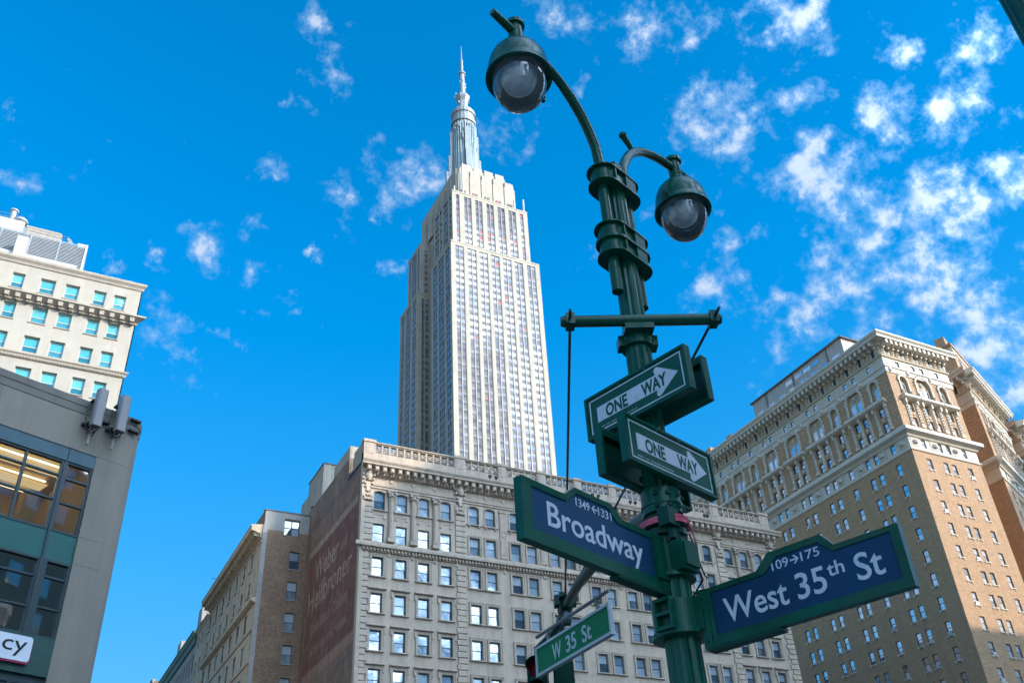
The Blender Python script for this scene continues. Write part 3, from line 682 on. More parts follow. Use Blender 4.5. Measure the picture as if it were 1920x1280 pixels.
F.put('top_band', MB().box(.1, lx(26.9), -.03, 0, 51.9, 54.4).box(lx(28.92), lx(30.15), -.03, 0, 51.9, 54.4).box(lx(26.9), lx(28.92), -.03, 0, 53.7, 54.4).mesh('top_band', 'grey_stone'))
F.put('parapet', MB().box(0, .4, .3, 6, 52.3, 54.45).mesh('parapet', 'brick_left'))
F.put('coping', MB().box(-.05, lx(30.16), -.1, .4, 54.45, 54.6).mesh('coping', 'roof'))
LS = MB().box(-.72, .72, -.1, .2, -.12, 0).mesh('sill', 'grey_stone')
for x, z, w, h in wins: window(F, lx(x), z, w, h, .2, [('sill', LS)])
for x, z, w, h in top2: window(F, lx(x), z, w+.06, h, .2)
link('core', MB().box(.5, 5.8, .35, 29.5, 0, 52.2).mesh('core', 'roof'), lb)
FSL = Fac(lb, 24.3, 142, -math.pi/2)
def ly(y): return 142-y
ycol = [116.9+4.05*k for k in range(7)]; rows = [(47.9, 50.1, 1.15), (44.5, 46.3, 1.15), (39.7, 42.2, 1.35), (35.8, 38.3, 1.35), (31.9, 34.4, 1.35)]
hl = [(ly(y)-w/2, ly(y)+w/2, a, b) for y in ycol for a, b, w in rows]
FSL.put('side_wall', wall_mb(0, ly(112.45), 0, 51.5, hl, .3).mesh('side_wall', 'cream'))
for y in ycol:
    for a, b, w in rows: window(FSL, ly(y), a, w, b-a, .12, [('sill', MB().box(-w/2-.2, w/2+.2, -.16, .1, -.16, 0).mesh('sill', 'cream'))], up='mc_pane', lo='mc_pane')
FSL.put('cornice', MB().prism([(0, 50.75), (-.25, 50.85), (-.4, 51.35), (-1.2, 51.6), (-1.4, 51.65), (-1.4, 52.1), (-1.5, 52.35), (.4, 52.6), (.4, 50.75)], 0, ly(112.6)).mesh('cornice', 'cream'))
BKT = MB().extr([(-.15, 0), (.15, 0), (.15, .6), (-.15, .6)], -1.0, -.3).mesh('bracket', 'cream')
for k in range(32): FSL.put('bracket', BKT, .5+k*.92, 50.98)
FSL.put('frieze_band', MB().prism([(0, 50.2), (-.12, 50.25), (-.12, 50.4), (0, 50.45)], 0, ly(112.5)).mesh('frieze_band', 'cream'))
FSL.put('ledge', MB().prism([(0, 42.5), (-.25, 42.55), (-.55, 42.75), (-.55, 43.0), (0, 43.15)], 0, ly(112.5)).mesh('ledge', 'cream'))
FSL.put('string_course', MB().box(0, ly(112.5), -.14, 0, 35.3, 35.6).box(0, ly(112.5), -.14, 0, 39.2, 39.5).mesh('string_course', 'cream'))
PLM = MB()
for k in range(9): PLM.box(-.28, .28, -.07, 0, 43.6+k*.74, 44.25+k*.74)
PLM = PLM.mesh('rusticated_pilaster', 'cream')
for y in [114.6]+[y+2.02 for y in ycol]: FSL.put('rusticated_pilaster', PLM, ly(y))
aer = MB().tube([(.6, 27.5, 52.2), (.6, 27.5, 55.6)], .05, 6).tube([(-.9, 27.5, 55.3), (1.6, 27.5, 55.3)], .04, 6).tube([(-.6, 27.5, 54.5), (1.3, 27.5, 54.5)], .04, 6)
link('aerial', aer.mesh('aerial', 'black'), lb)

# farther buildings along the same street
def far_building(name, label, y0, y1, h, wallm, cornm, rows, colw, group, pilm, proj, ch=1.6, roofs=()):
    t = thing(name, label, 'building', (24.3, y0, 0), 0, group)
    F_ = Fac(t, 24.3, y1, -math.pi/2); L_ = y1-y0
    n = max(2, int(L_/colw)); cx = [(k+.5)*L_/n for k in range(n)]
    F_.put('wall', wall_mb(0, L_-.02, 0, h-ch*.5, [(c-.6, c+.6, a, b) for c in cx for a, b in rows], .4).mesh('wall', wallm))
    for c in cx:
        for a, b in rows: window(F_, c, a, 1.2, b-a, .14, up='mc_pane', lo='mc_pane')
        F_.put('pilaster', MB().box(c+L_/n/2-.2, c+L_/n/2+.2, -.07, 0, h-14, h-ch-.3).mesh('pilaster', pilm)) if c != cx[-1] else None
    F_.put('cornice', MB().prism([(0, h-ch), (-proj*.4, h-ch+.1), (-proj*.6, h-ch*.55), (-proj, h-ch*.4), (-proj, h-ch*.12), (-proj-.15, h), (.3, h+.1), (.3, h-ch)], .02, L_-.04).mesh('cornice', cornm))
    F_.put('ledge', MB().prism([(0, h-10.4), (-.3, h-10.3), (-.55, h-9.9), (-.55, h-9.6), (0, h-9.5)], .02, L_-.04).mesh('ledge', pilm))
    link('core', MB().box(.42, 14, .05, L_-.05, 0, h-.3).mesh('core', 'roof'), t)
    link('end_wall', MB().box(.0, 14, .0, .04, 0, h-.2).mesh('end_wall', 'brick_left'), t)
    for a, b, c, d, z in roofs: link('roof_house', MB().box(a, b, c, d, h-.3, z).mesh('roof_house', 'grey_stone'), t)
    return t
GR_ = 'buildings along the side street'
far_building('narrow_building', 'narrow cream building with slim balcony ledge beside the corniced building', 142.1, 150.5, 50.7, 'cream', 'cream', [(47.6, 49.4), (43.4, 45.6), (37.4, 40.4), (33, 36)], 2.2, GR_, 'cream', .3, .7, [(1, 8, 8, 8.35, 55.4)])
far_building('stone_building', 'grey stone building with projecting green copper cornice', 150.6, 192, 50.9, 'grey_stone', 'copper', [(44.6, 47.6), (40.6, 43.4), (36.4, 39.2), (32, 35)], 2.3, GR_, 'grey_stone', .6, 2.0, [(1.2, 6, 6, 9, 57.0), (1.2, 6, 23.5, 26.5, 56.6), (.6, 8, 1.0, 4, 53.0)])
far_building('end_building', 'plain pale building at the far end beyond the green cornice', 192.1, 235, 54.6, 'cream', 'grey_stone', [(46.8, 49.2), (42.8, 45.2)], 3.2, GR_, 'cream', .3, 1.0)

# ------------------------------------------------------------------ the ornate brick hotel
ho = thing('hotel_building', 'tall brown brick hotel with white terracotta arches, balconies and deep cornice', 'building', (120, 89.5, 0))
HB = 3.64
ROWZ = [67.5-HB*k for k in range(12)]
WSILL = MB().box(-.68, .68, -.14, .1, -.14, 0).box(-.6, -.45, -.1, 0, -.36, -.14).box(.45, .6, -.1, 0, -.36, -.14).mesh('sill', 'mc_white')
def archpts(w, z0, z1, n=10):
    a = w/2; r = a; return [(-a, z0), (a, z0)]+[(r*math.cos(math.pi*k/n), z1-r+r*math.sin(math.pi*k/n)) for k in range(n+1)]
def fill_arch(w, z1, dep, n=12):
    """square opening narrowed to a round-headed one"""
    m = MB(); a = w/2
    for k in range(n):
        t0, t1 = math.pi*k/n, math.pi*(k+1)/n; p, q = (a*math.cos(t0), z1-a+a*math.sin(t0)), (a*math.cos(t1), z1-a+a*math.sin(t1))
        m.quad((p[0], .001, p[1]), (q[0], .001, q[1]), (q[0], .001, z1), (p[0], .001, z1)); m.quad((p[0], .001, p[1]), (p[0], dep, p[1]), (q[0], dep, q[1]), (q[0], .001, q[1]))
    return m
def ring(w0, w1, zc, y0, y1, n=16):
    m = MB()
    for k in range(n):
        t0, t1 = math.pi*k/n, math.pi*(k+1)/n
        P_ = lambda r, t: (r*math.cos(t), zc+r*math.sin(t))
        m.extr([P_(w0, t0), P_(w1, t0), P_(w1, t1), P_(w0, t1)], y0, y1)
    return m
HM = {}
def hotel_meshes():
    for big in (True, False):
        k = 'b' if big else 's'; w = 3.3 if big else 1.7                   # clear opening of the arch
        zt = 4.2 if big else 3.5
        HM['fill'+k] = fill_arch(w, zt, .42).mesh('arch_soffit', 'mc_tan')
        r = w/2
        a = ring(r+.0, r+.32, zt-r, -.22, .0)
        for n_ in range(11):                                              # knobbly leaf ornament round the arch
            t = math.pi*n_/10; x, z = (r+.42)*math.cos(t), zt-r+(r+.42)*math.sin(t); a.lathe([(0, z-.2), (.15, z-.12), (.17, z+.05), (0, z+.2)], 6, x, -.16)
        for s_ in (-1, 1):
            x = s_*(r+.16); a.box(x-.16, x+.16, -.22, 0, .7, zt-r)
            a.lathe([(.2, .0), (.24, .15), (.17, .25), (.26, .6), (.2, .7)], 8, x, -.25)
        HM['ring'+k] = a.mesh('archivolt', 'mc_orn')
        tp = MB().quad((-r, .41, 0), (r, .41, 0), (r, .41, zt), (-r, .41, zt)); HM['tymp'+k] = tp.mesh('tympanum', 'mc_tan')
        L_ = [(-.72, 1.2, 2.1), (.72, 1.2, 2.1)] if big else [(0, 1.05, 2.3)]
        fr, pn = MB(), MB()
        for x, lw, lh in L_:
            pn.extr([(x+p, q) for p, q in archpts(lw-.2, .1, lh)], .36, .40)
            n = 10; a_ = lw/2
            for q in range(n):
                t0, t1 = math.pi*q/n, math.pi*(q+1)/n; P_ = lambda rr, t: (x+rr*math.cos(t), lh-a_+.1+rr*math.sin(t)); fr.extr([P_(a_-.1, t0), P_(a_+.06, t0), P_(a_+.06, t1), P_(a_-.1, t1)], .26, .41)
            fr.box(x-a_-.06, x-a_+.1, .26, .41, 0, lh-a_+.1).box(x+a_-.1, x+a_+.06, .26, .41, 0, lh-a_+.1)
        if big: fr.lathe([(0, 2.45), (.25, 2.75), (.3, 3.05), (.2, 3.35), (0, 3.5)], 8, 0, .34)
        HM['afr'+k] = fr.mesh('window_frame', 'mc_orn'); HM['apn'+k] = pn.mesh('pane', 'mc_pane')
        bw = 5.2 if big else 3.6
        b = MB().prism([(-.1, 0), (-.75, .12), (-1.0, .3), (-1.0, .72), (-.9, .8), (0, .8), (0, 0)], -bw/2, bw/2)
        for x in ([-2.1, 0, 2.1] if big else [-1.35, 1.35]): b.extr([(x-.16, -.7), (x+.16, -.7), (x+.2, .1), (x-.2, .1)], -.55, 0)
        HM['balc'+k] = b.mesh('balcony', 'mc_white')
        p = MB()
        for x in (0.,):
            p.box(x-.24, x+.24, -.22, 0, 0, 5.2).box(x-.34, x+.34, -.34, 0, 0, .5)
            for z in range(9): p.lathe([(0, .7+z*.52), (.17, .82+z*.52), (.17, .98+z*.52), (0, 1.1+z*.52)], 6, x, -.26)
        HM['pil'+k] = p.mesh('pilaster', 'mc_orn')
        HM['mull'+k] = MB().box(-.26, .26, -.16, .02, 0, 5.2).box(-.34, .34, -.26, .02, 0, .5).lathe([(.17, .5), (.15, 4.7), (.27, 5.2)], 10, 0, -.22).mesh('mullion_column', 'mc_white')
    HM['panel'] = MB().box(-.95, .95, -.06, 0, 0, 1.75).box(-.78, .78, -.1, -.06, .16, 1.6).lathe([(0, .4), (.5, .55), (.6, .9), (.3, 1.25), (0, 1.4)], 10, 0, -.05).mesh('relief_panel', 'mc_orn')
    HM['spandrel'] = MB().box(-.55, .55, .1, .3, 0, .9).lathe([(0, .1), (.3, .3), (.3, .6), (0, .8)], 8, 0, .1).mesh('spandrel', 'mc_orn')
    HM['brk'] = MB().extr([(-.25, 0), (.25, 0), (.25, .85), (-.25, .85)], -1.5, -.2).box(-.2, .2, -.6, -.05, -.45, 0).mesh('bracket', 'mc_white')
    HM['fpan'] = MB().box(-.38, .38, -.18, 0, 0, 1.9).box(-.25, .25, -.25, -.18, .2, 1.7).lathe([(0, .4), (.2, .6), (.2, 1.1), (0, 1.5)], 7, 0, -.2).mesh('frieze_panel', 'mc_tan')
    HM['medal'] = MB().lathe([(0, -.45), (.32, -.3), (.38, 0), (.28, .35), (0, .45)], 10, 0, -.1).mesh('medallion', 'mc_white', True)
    HM['stud'] = MB().box(-.09, .09, -.07, 0, -.09, .09).mesh('stud', 'mc_white')
hotel_meshes()
ACU = MB().box(-.36, .36, -.12, .2, .05, .48).box(-.32, .32, -.13, -.12, .1, .43).mesh('air_conditioner', 'alu')
def hotel_face(ox, oy, rz, L, bays, lit, rows=ROWZ, visible=None, mi=(0., 0.)):
    """bays = (centre, 'b' or 's'); b = wide arch with two windows per floor, s = narrow arch with one"""
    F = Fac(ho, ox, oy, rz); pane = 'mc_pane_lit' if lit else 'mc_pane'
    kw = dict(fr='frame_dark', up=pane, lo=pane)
    def wx(c, k, w): return [c-.95, c+.95] if k == 'b' else [c]
    holes, wl = [], []
    for c, k in bays:
        for x in wx(c, k, 1):
            for z in rows:
                if visible and not visible(x, z): continue
                wl.append((x, z, 1.05, 1.95, .2, True)); holes.append((x-.525, x+.525, z, z+1.95))
    fh = []
    for c, k in bays:
        for x in wx(c, k, 1):
            wl.append((x, 71.3, 1.0, 1.6, .2, False)); fh.append((x-.5, x+.5, 71.3, 72.9))
    sh = []
    for c, k in bays:
        w, zt = (3.3, 4.2) if k == 'b' else (1.7, 3.5)
        sh.append((c-w/2, c+w/2, 81.5, 81.5+zt))
        for x in wx(c, k, 1):
            for z in (75.35, 78.2):
                wl.append((x, z, 1.0, 1.75, .28, False)); sh.append((x-.5, x+.5, z, z+1.75))
    dh = []
    for c, k in bays:
        for x in ([c-1.05, c+1.05] if k == 'b' else [c]):
            wl.append((x, 86.9, .95, 1.1, .2, False)); dh.append((x-.475, x+.475, 86.9, 88.0))
    F.put('brick_wall', wall_mb(0, L, 0, 70.8, holes, .3).mesh('brick_wall', 'mc_brick'))
    F.put('frieze_wall', wall_mb(0, L, 70.8, 73.3, fh, .3).mesh('frieze_wall', 'mc_white'))
    F.put('arcade_wall', wall_mb(0, L, 73.3, 85.4, sh, .42).mesh('arcade_wall', 'mc_brick'))
    F.put('upper_wall', wall_mb(0, L, 85.4, 91.5, dh, .3).mesh('upper_wall', 'mc_white'))
    rw = random.Random(int(L*10))
    for x, z, w, h, d_, s_ in wl:
        o = window(F, x, z, w, h, d_, [('sill', WSILL)] if s_ else [], **kw)
        if s_ and rw.random() < .14: link('air_conditioner', ACU, o)
    a, b = mi
    F.put('string_course', MB().prism([(0, 70.55), (-.16, 70.6), (-.22, 70.85), (0, 70.95)], 0, L, 0, a, b).mesh('string_course', 'mc_white'))
    F.put('ledge', MB().prism([(0, 72.95), (-.25, 73.0), (-.4, 73.3), (-.95, 73.65), (-1.1, 73.7), (-1.1, 74.3), (-.9, 74.5), (0, 75.0)], 0, L, 0, a, b).mesh('ledge', 'mc_white'))
    F.put('cornice', MB().prism([(0, 90.5), (-.3, 90.55), (-.4, 91.15), (-1.65, 91.25), (-1.7, 91.6), (-2.0, 91.95), (-2.0, 92.25), (.6, 92.7), (.6, 90.5)], 0, L, 0, a, b).mesh('cornice', 'mc_white'))
    F.put('band', MB().prism([(0, 85.3), (-.12, 85.35), (-.12, 86.2), (-.3, 86.35), (-.3, 86.6), (0, 86.65)], 0, L, 0, a, b).mesh('band', 'mc_white'))
    F.put('band', MB().prism([(0, 88.35), (-.2, 88.4), (-.28, 88.75), (0, 88.85)], 0, L, 0, a, b).mesh('band', 'mc_tan'))
    nb = int(L/1.12)
    for k in range(nb): F.put('bracket', HM['brk'], .6+k*(L-1.2)/(nb-1), 90.45)
    npn = int(L/1.05)
    for k in range(npn):
        x = .55+k*(L-1.1)/(npn-1)
        if k % 3 != 1: F.put('frieze_panel', HM['fpan'], x, 88.8)
        else: F.put('frieze_window', MB().box(-.3, .3, -.04, .02, 0, 1.5).mesh('frieze_window', 'frame_dark'), x, 88.95)
    # lozenge pattern between the small windows
    dm = MB(); e = .17; nx = int(L/.5)
    for i in range(nx):
        for j in range(4):
            x = .3+i*(L-.6)/nx+.25*(j % 2); z = 86.95+j*.36
            if any(q[0]-.2 < x < q[1]+.2 for q in dh): continue
            dm.extr([(x-e, z), (x, z-e), (x+e, z), (x, z+e)], -.05, 0)
    F.put('lozenge_relief', dm.mesh('lozenge_relief', 'mc_orn'), kind='stuff')
    sm = MB()
    for i in range(int(L/.75)):
        for j in range(13):
            x = .3+i*.75+.37*(j % 2); z = 75.9+j*.72
            if any(abs(x-c) < (2.9 if k == 'b' else 1.9) for c, k in bays) or x > L-.15: continue
            sm.box(x-.07, x+.07, -.06, 0, z-.07, z+.07)
    F.put('wall_studs', sm.mesh('wall_studs', 'mc_white'), kind='stuff')
    xs = [c for c, k in bays]
    for c, k in bays:
        F.put('archivolt', HM['ring'+k], c, 81.5); F.put('arch_soffit', HM['fill'+k], c, 81.5); F.put('tympanum', HM['tymp'+k], c, 81.5)
        o = F.put('arched_window', HM['afr'+k], c, 81.5); link('pane', HM['apn'+k], o)
        F.put('balcony', HM['balc'+k], c, 80.2); [F.put('pilaster', HM['pil'+k], c+s_*(1.95 if k == 'b' else 1.15), 75.3) for s_ in (-1, 1)]
        if k == 'b': F.put('mullion_column', HM['mullb'], c, 75.3)
        for x in wx(c, k, 1): F.put('spandrel', HM['spandrel'], x, 77.2)
        F.put('medallion', HM['medal'], c-(3.0 if k == 'b' else 2.4), 85.9)
    for p, q in zip(xs, xs[1:]): F.put('relief_panel', HM['panel'], (p+q)/2, 71.25)
    if xs: F.put('relief_panel', HM['panel'], max(.98, xs[0]-2.1) if rz == 0 else xs[-1]+2.1, 71.25)
    return F
# long shaded side; x runs from the far end to the near corner
LS_ = 72.5
HF = hotel_face(120, 89.5+LS_, -math.pi/2, LS_, [(LS_-(y-89.5), k) for y, k in ((150.5, 'b'), (144.9, 'b'), (139.4, 'b'), (134.6, 's'), (129.8, 'b'), (125.1, 's'), (119.95, 'b'), (113.7, 'b'), (107.45, 'b'), (102.6, 's'), (97.65, 'b'), (92.95, 's'))],
                False, visible=lambda x, z: (LS_-x+89.5) < 129 or z > 60, mi=(0, 1))
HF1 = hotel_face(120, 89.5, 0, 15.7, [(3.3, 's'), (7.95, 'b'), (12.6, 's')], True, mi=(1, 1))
link('core', MB().box(.45, 15.6, .45, LS_, 0, 92.4).mesh('core', 'mc_brick'), ho)
# second and third wings turn to follow the diagonal street
A2 = R(23)
def wing(x0, y0, L, bays, dep, lit):
    hotel_face(x0, y0, A2, L, bays, lit, rows=ROWZ[:9], mi=(.4, 1))
    hotel_face(x0, y0+dep, -math.pi/2, dep, [(dep-5.2, 's'), (dep-9.5, 's')], False, rows=ROWZ[:9], mi=(0, .8))
    c, s_ = math.cos(A2), math.sin(A2)
    p = [(.45, .6), (L*c-.1, L*s_+.45), (L*c-.1-dep*.5*s_, L*s_+dep*.9), (.45, dep)]
    link('core', MB().zextr([(x0-120+a, y0-89.5+b) for a, b in p], 0, 92.3).mesh('core', 'mc_brick'), ho)
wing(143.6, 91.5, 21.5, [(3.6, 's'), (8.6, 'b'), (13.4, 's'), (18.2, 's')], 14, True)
wing(169.5, 101.6, 24, [(3.6, 's'), (8.6, 'b'), (13.4, 's')], 14, False)
Fw2 = Fac(ho, 143.6, 91.5, A2)
Fw2.put('attic', MB().box(.4, 21, .5, 8, 92.2, 98.6).box(.2, 21.2, .3, 8, 98.6, 99.1).mesh('attic', 'mc_brick'))
Fw2.put('attic_trim', MB().box(.3, 21.1, .36, .5, 97.2, 97.9).box(.25, .4, .45, 8, 97.2, 97.9).mesh('attic_trim', 'mc_white'))
for k in range(5): Fw2.put('attic_window', MB().box(3+k*4, 4+k*4, .42, .52, 94.6, 96.6).mesh('attic_window', 'mc_pane'))
Fw2.put('chimney', MB().box(.6, 3, 1.2, 3, 99.1, 101).mesh('chimney', 'mc_brick'))
Fw3 = Fac(ho, 169.5, 101.6, A2)
Fw3.put('mansard', MB().prism([(.3, 92.2), (2.2, 96.6), (8, 96.6), (8, 92.2)], .3, 24).mesh('mansard', 'green_dark'))
# link between the wings, rooftop storey and chimneys
link('link_block', MB().box(15.6, 60, 15, 60, 0, 92).mesh('link_block', 'mc_brick'), ho)
def hy(y): return y-89.5
link('rooftop_storey', MB().box(3.6, 12, hy(99.5), hy(125.2), 92, 99.6).mesh('rooftop_storey', 'pent'), ho)
link('rooftop_roof', MB().box(3.2, 12.4, hy(99.1), hy(125.6), 99.6, 99.85).mesh('rooftop_roof', 'roof'), ho)
RW = MB().box(-.06, 0, -.95, .95, 0, .9).mesh('rooftop_window', 'mc_pane')
for k, y in enumerate((101.6, 104.6, 107.4, 110.4, 113.6, 116.8, 120.2, 123.4)): link('rooftop_window', RW, ho, (3.59, hy(y), 96.0))
for y in (106.6, 109.0, 111.4, 114.2): link('rooftop_window', RW, ho, (3.59, hy(y), 97.9))
for y in (103.5, 113, 121): link('rooftop_pipe', MB().box(3.4, 3.56, hy(y)-.08, hy(y)+.08, 92, 99.6).mesh('rooftop_pipe', 'roof'), ho)
for y, h in ((131, 96.2), (138, 96.6)): link('chimney', MB().box(1.5, 3.6, hy(y), hy(y)+1.6, 92.2, h-.8).mesh('chimney', 'mc_brick'), ho)
link('roof_rail', MB().tube([(.2, 2, 92.95), (.2, 60, 92.95)], .09, 6).mesh('roof_rail', 'black'), ho)
for (x, y) in ((11, 1.5), (6.5, 2)): link('roof_vent', MB().box(x, x+1.4, y, y+1.4, 92.2, 94.6).mesh('roof_vent', 'green_dark'), ho)

# ------------------------------------------------------------------ the white hotel with teal windows
KW = 88/70
def wz(z): return (z-1.6)*KW+1.6
wh = thing('white_building', 'sunlit white building with teal windows and a louvred rooftop plant', 'building', (3.62, 88, 0))
F = Fac(wh, 3.62, 88, 0)
def wu(x): return x*KW-3.62
X0w = wu(-16.5)
wcols = [(-14.6, 1.07), (-12.6, 1.07), (-10.6, 1.07), (-8.45, .93), (-6.42, .90), (-4.24, 1.12), (-2.40, 1.06), (-.28, .94), (1.28, .92)]
wrows = [(50.2, 51.65), (47.28, 48.78), (44.5, 46.0), (41.62, 43.14), (38.8, 40.3), (36.0, 37.5)]
hl = [((wu(x)-w*KW/2), (wu(x)+w*KW/2), wz(a), wz(b)) for x, w in wcols for a, b in wrows]
F.put('wall', wall_mb(X0w, 0, 0, wz(52.6), hl, .4).mesh('wall', 'white_bldg'))
link('core', MB().box(X0w, -.1, .45, 30, 0, wz(53)).mesh('core', 'roof'), wh)
link('end_wall', MB().box(-.1, 0, .0, 30, 0, wz(52.6)).mesh('end_wall', 'white_bldg'), wh)
for x, w in wcols:
    for a, b in wrows:
        ww = w*KW; h = wz(b)-wz(a)
        o = window(F, wu(x), wz(a), ww, h, .3, fr='white_paint', up='teal_pane', lo='teal_curtain', bar=.09, rail=.42)
        link('sill', MB().box(-ww/2-.1, ww/2+.1, -.1, .2, -.1, 0).mesh('sill', 'white_trim'), o)
F.put('parapet', MB().prism([(0, wz(52.5)), (-.1, wz(52.55)), (-.16, wz(52.75)), (-.34, wz(52.95)), (-.34, wz(53.15)), (-.2, wz(53.25)), (.5, wz(53.3)), (.5, wz(52.5))], X0w, 0, 0, 0, 1).mesh('parapet', 'white_trim'))
F.put('cornice', MB().prism([(0, wz(48.98)), (-.12, wz(49.0)), (-.18, wz(49.15)), (-.75, wz(49.45)), (-.85, wz(49.48)), (-.85, wz(49.62)), (-.72, wz(49.72)), (0, wz(49.9))], X0w, 0, 0, 0, 1).mesh('cornice', 'white_trim'))
CB = MB().extr([(-.2, 0), (.2, 0), (.24, .5), (-.24, .5)], -.7, -.05).box(-.14, .14, -.5, -.05, -.2, 0).mesh('bracket', 'white_trim')
k = 0
while -.45-k*.98 > X0w: F.put('bracket', CB, -.45-k*.98, wz(49.03)); k += 1
d = MB(); u = X0w
while u < -.2: d.box(u, u+.13, -.26, -.1, wz(48.92), wz(49.04)); u += .26
F.put('cornice_dentils', d.mesh('cornice_dentils', 'white_trim'), kind='stuff')
F.put('string_course', MB().prism([(0, wz(43.82)), (-.12, wz(43.85)), (-.2, wz(44.1)), (-.32, wz(44.2)), (-.32, wz(44.32)), (0, wz(44.4))], X0w, 0, 0, 0, 1).mesh('string_course', 'white_trim'))
d = MB(); u = X0w
while u < -.2: d.box(u, u+.14, -.24, -.1, wz(43.9), wz(44.08)); u += .28
F.put('string_dentils', d.mesh('string_dentils', 'white_trim'), kind='stuff')
# set back roof plant
YB = 4.5; KB = (88+YB)/70
def bz(z): return (z-1.6)*KB+1.6
def bu(x): return x*KB-3.62
link('plant_core', MB().box(bu(-17), bu(-2.25), YB+.25, YB+9, wz(53), bz(55.8)).mesh('plant_core', 'louver_back'), wh)
LV = MB().prism([(-.10, .0), (-.04, .125), (-.02, .125), (-.06, .0)], bu(-17), bu(-2.25)).mesh('louver_slat', 'louver')
nl = 19; zl0, zl1 = bz(53.72)-.75, bz(55.85)
for k in range(nl): link('louver_slat', LV, wh, (0, YB, zl0+(zl1-zl0)*k/nl))
for x in (-13, -10.8, -8.6, -6.4, -4.2): link('louver_post', MB().box(bu(x)-.05, bu(x)+.05, YB-.14, YB-.02, zl0, zl1).mesh('louver_post', 'louver'), wh)
link('louver_corner', MB().box(bu(-2.25), bu(-2.08), YB-.15, YB+9, wz(53), zl1+.15).mesh('louver_corner', 'white_paint'), wh)
link('terrace_wall', MB().box(bu(-17), bu(-2.5), YB-1.0, YB-.2, wz(53.1), bz(53.72)-.85).mesh('terrace_wall', 'white_paint'), wh)
link('terrace_hut', MB().box(bu(-7.25), bu(-6.4), YB-1.6, YB-.9, wz(53.1), bz(54.45)).mesh('terrace_hut', 'white_paint'), wh)
link('roof_block', MB().box(bu(-17), bu(-7.2), YB+.6, YB+8, bz(55.8), bz(57.2)).mesh('roof_block', 'white_paint'), wh)
link('bulkhead', MB().extr([(bu(-6.95), bz(55.8)), (bu(-4.25), bz(55.8)), (bu(-4.25), bz(57.15)), (bu(-4.45), bz(57.3)), (bu(-6.95), bz(57.3))], YB+1.2, YB+6).mesh('bulkhead', 'white_trim'), wh)
link('roof_box', MB().box(bu(-2.9), bu(-2.3), YB+.4, YB+2, bz(55.85), bz(56.25)).mesh('roof_box', 'white_paint'), wh)
sc_ = MB(); sx0, sx1, sz0, sz1 = bu(-8.1), bu(-5.55), bz(57.25), bz(58.2)
for k in range(6): x = sx0+(sx1-sx0)*k/5; sc_.box(x-.07, x+.07, YB+2.9, YB+3.1, sz0-.6, sz1)
sc_.box(sx0, sx1, YB+2.9, YB+3.1, sz1, sz1+.12).tube([(sx0+(sx1-sx0)*.6, YB+2.9, sz1), (sx1, YB+2.9, sz0)], .05, 6)
link('screen_frame', sc_.mesh('screen_frame', 'white_paint'), wh)
sc2 = MB()
for k in range(60): x = sx0+(sx1-sx0)*k/60; sc2.box(x, x+.03, YB+3.02, YB+3.06, sz0-.6, sz1)
link('screen_mesh', sc2.mesh('screen_mesh', 'louver'), wh, kind='stuff')
link('chimney_pipe', MB().lathe([(.28, bz(57.0)), (.28, bz(58.45)), (.45, bz(58.5)), (.45, bz(58.6)), (.1, bz(58.75))], 14, bu(-8.3), YB+1.4).mesh('chimney_pipe', 'white_paint', True), wh)
link('roof_vent', MB().lathe([(.5, bz(57.0)), (.5, bz(57.3)), (.75, bz(57.4)), (.75, bz(57.55)), (.2, bz(57.7))], 14, bu(-7.6), YB+1.2).mesh('roof_vent', 'alu', True), wh)
rl = MB()
for zz in (.45, .85): rl.tube([(bu(-6.9), YB+.2, zl1+zz), (bu(-3.7), YB+.2, zl1+zz)], .03, 6)
for k in range(7): x = bu(-6.9)+(bu(-3.7)-bu(-6.9))*k/6; rl.tube([(x, YB+.2, zl1), (x, YB+.2, zl1+.87)], .03, 6)
for zz in (.5, .95): rl.tube([(bu(-13), YB+1, bz(57.2)+zz), (bu(-7.4), YB+1, bz(57.2)+zz)], .03, 6)
link('roof_railing', rl.mesh('roof_railing', 'galv'), wh)
link('dish', MB().lathe([(0, 0), (.25, .05), (.42, .16)], 16).mesh('dish', 'galv'), wh, (bu(-3.62), YB+.3, zl1+.3)).rotation_euler = (R(75), 0, R(40))
for k, (a, b) in enumerate(((-2.05, -.85), (-.85, .35), (.35, 1.55), (1.55, 2.7))):
    link('rail_pane', MB().box(wu(a)+.06, wu(b)-.06, 1.0, 1.02, wz(53.3), wz(53.85)).mesh('rail_pane', 'globe'), wh)
    link('rail_post', MB().box(wu(b)-.05, wu(b)+.05, .96, 1.06, wz(53.28), wz(53.95)).mesh('rail_post', 'white_paint'), wh)
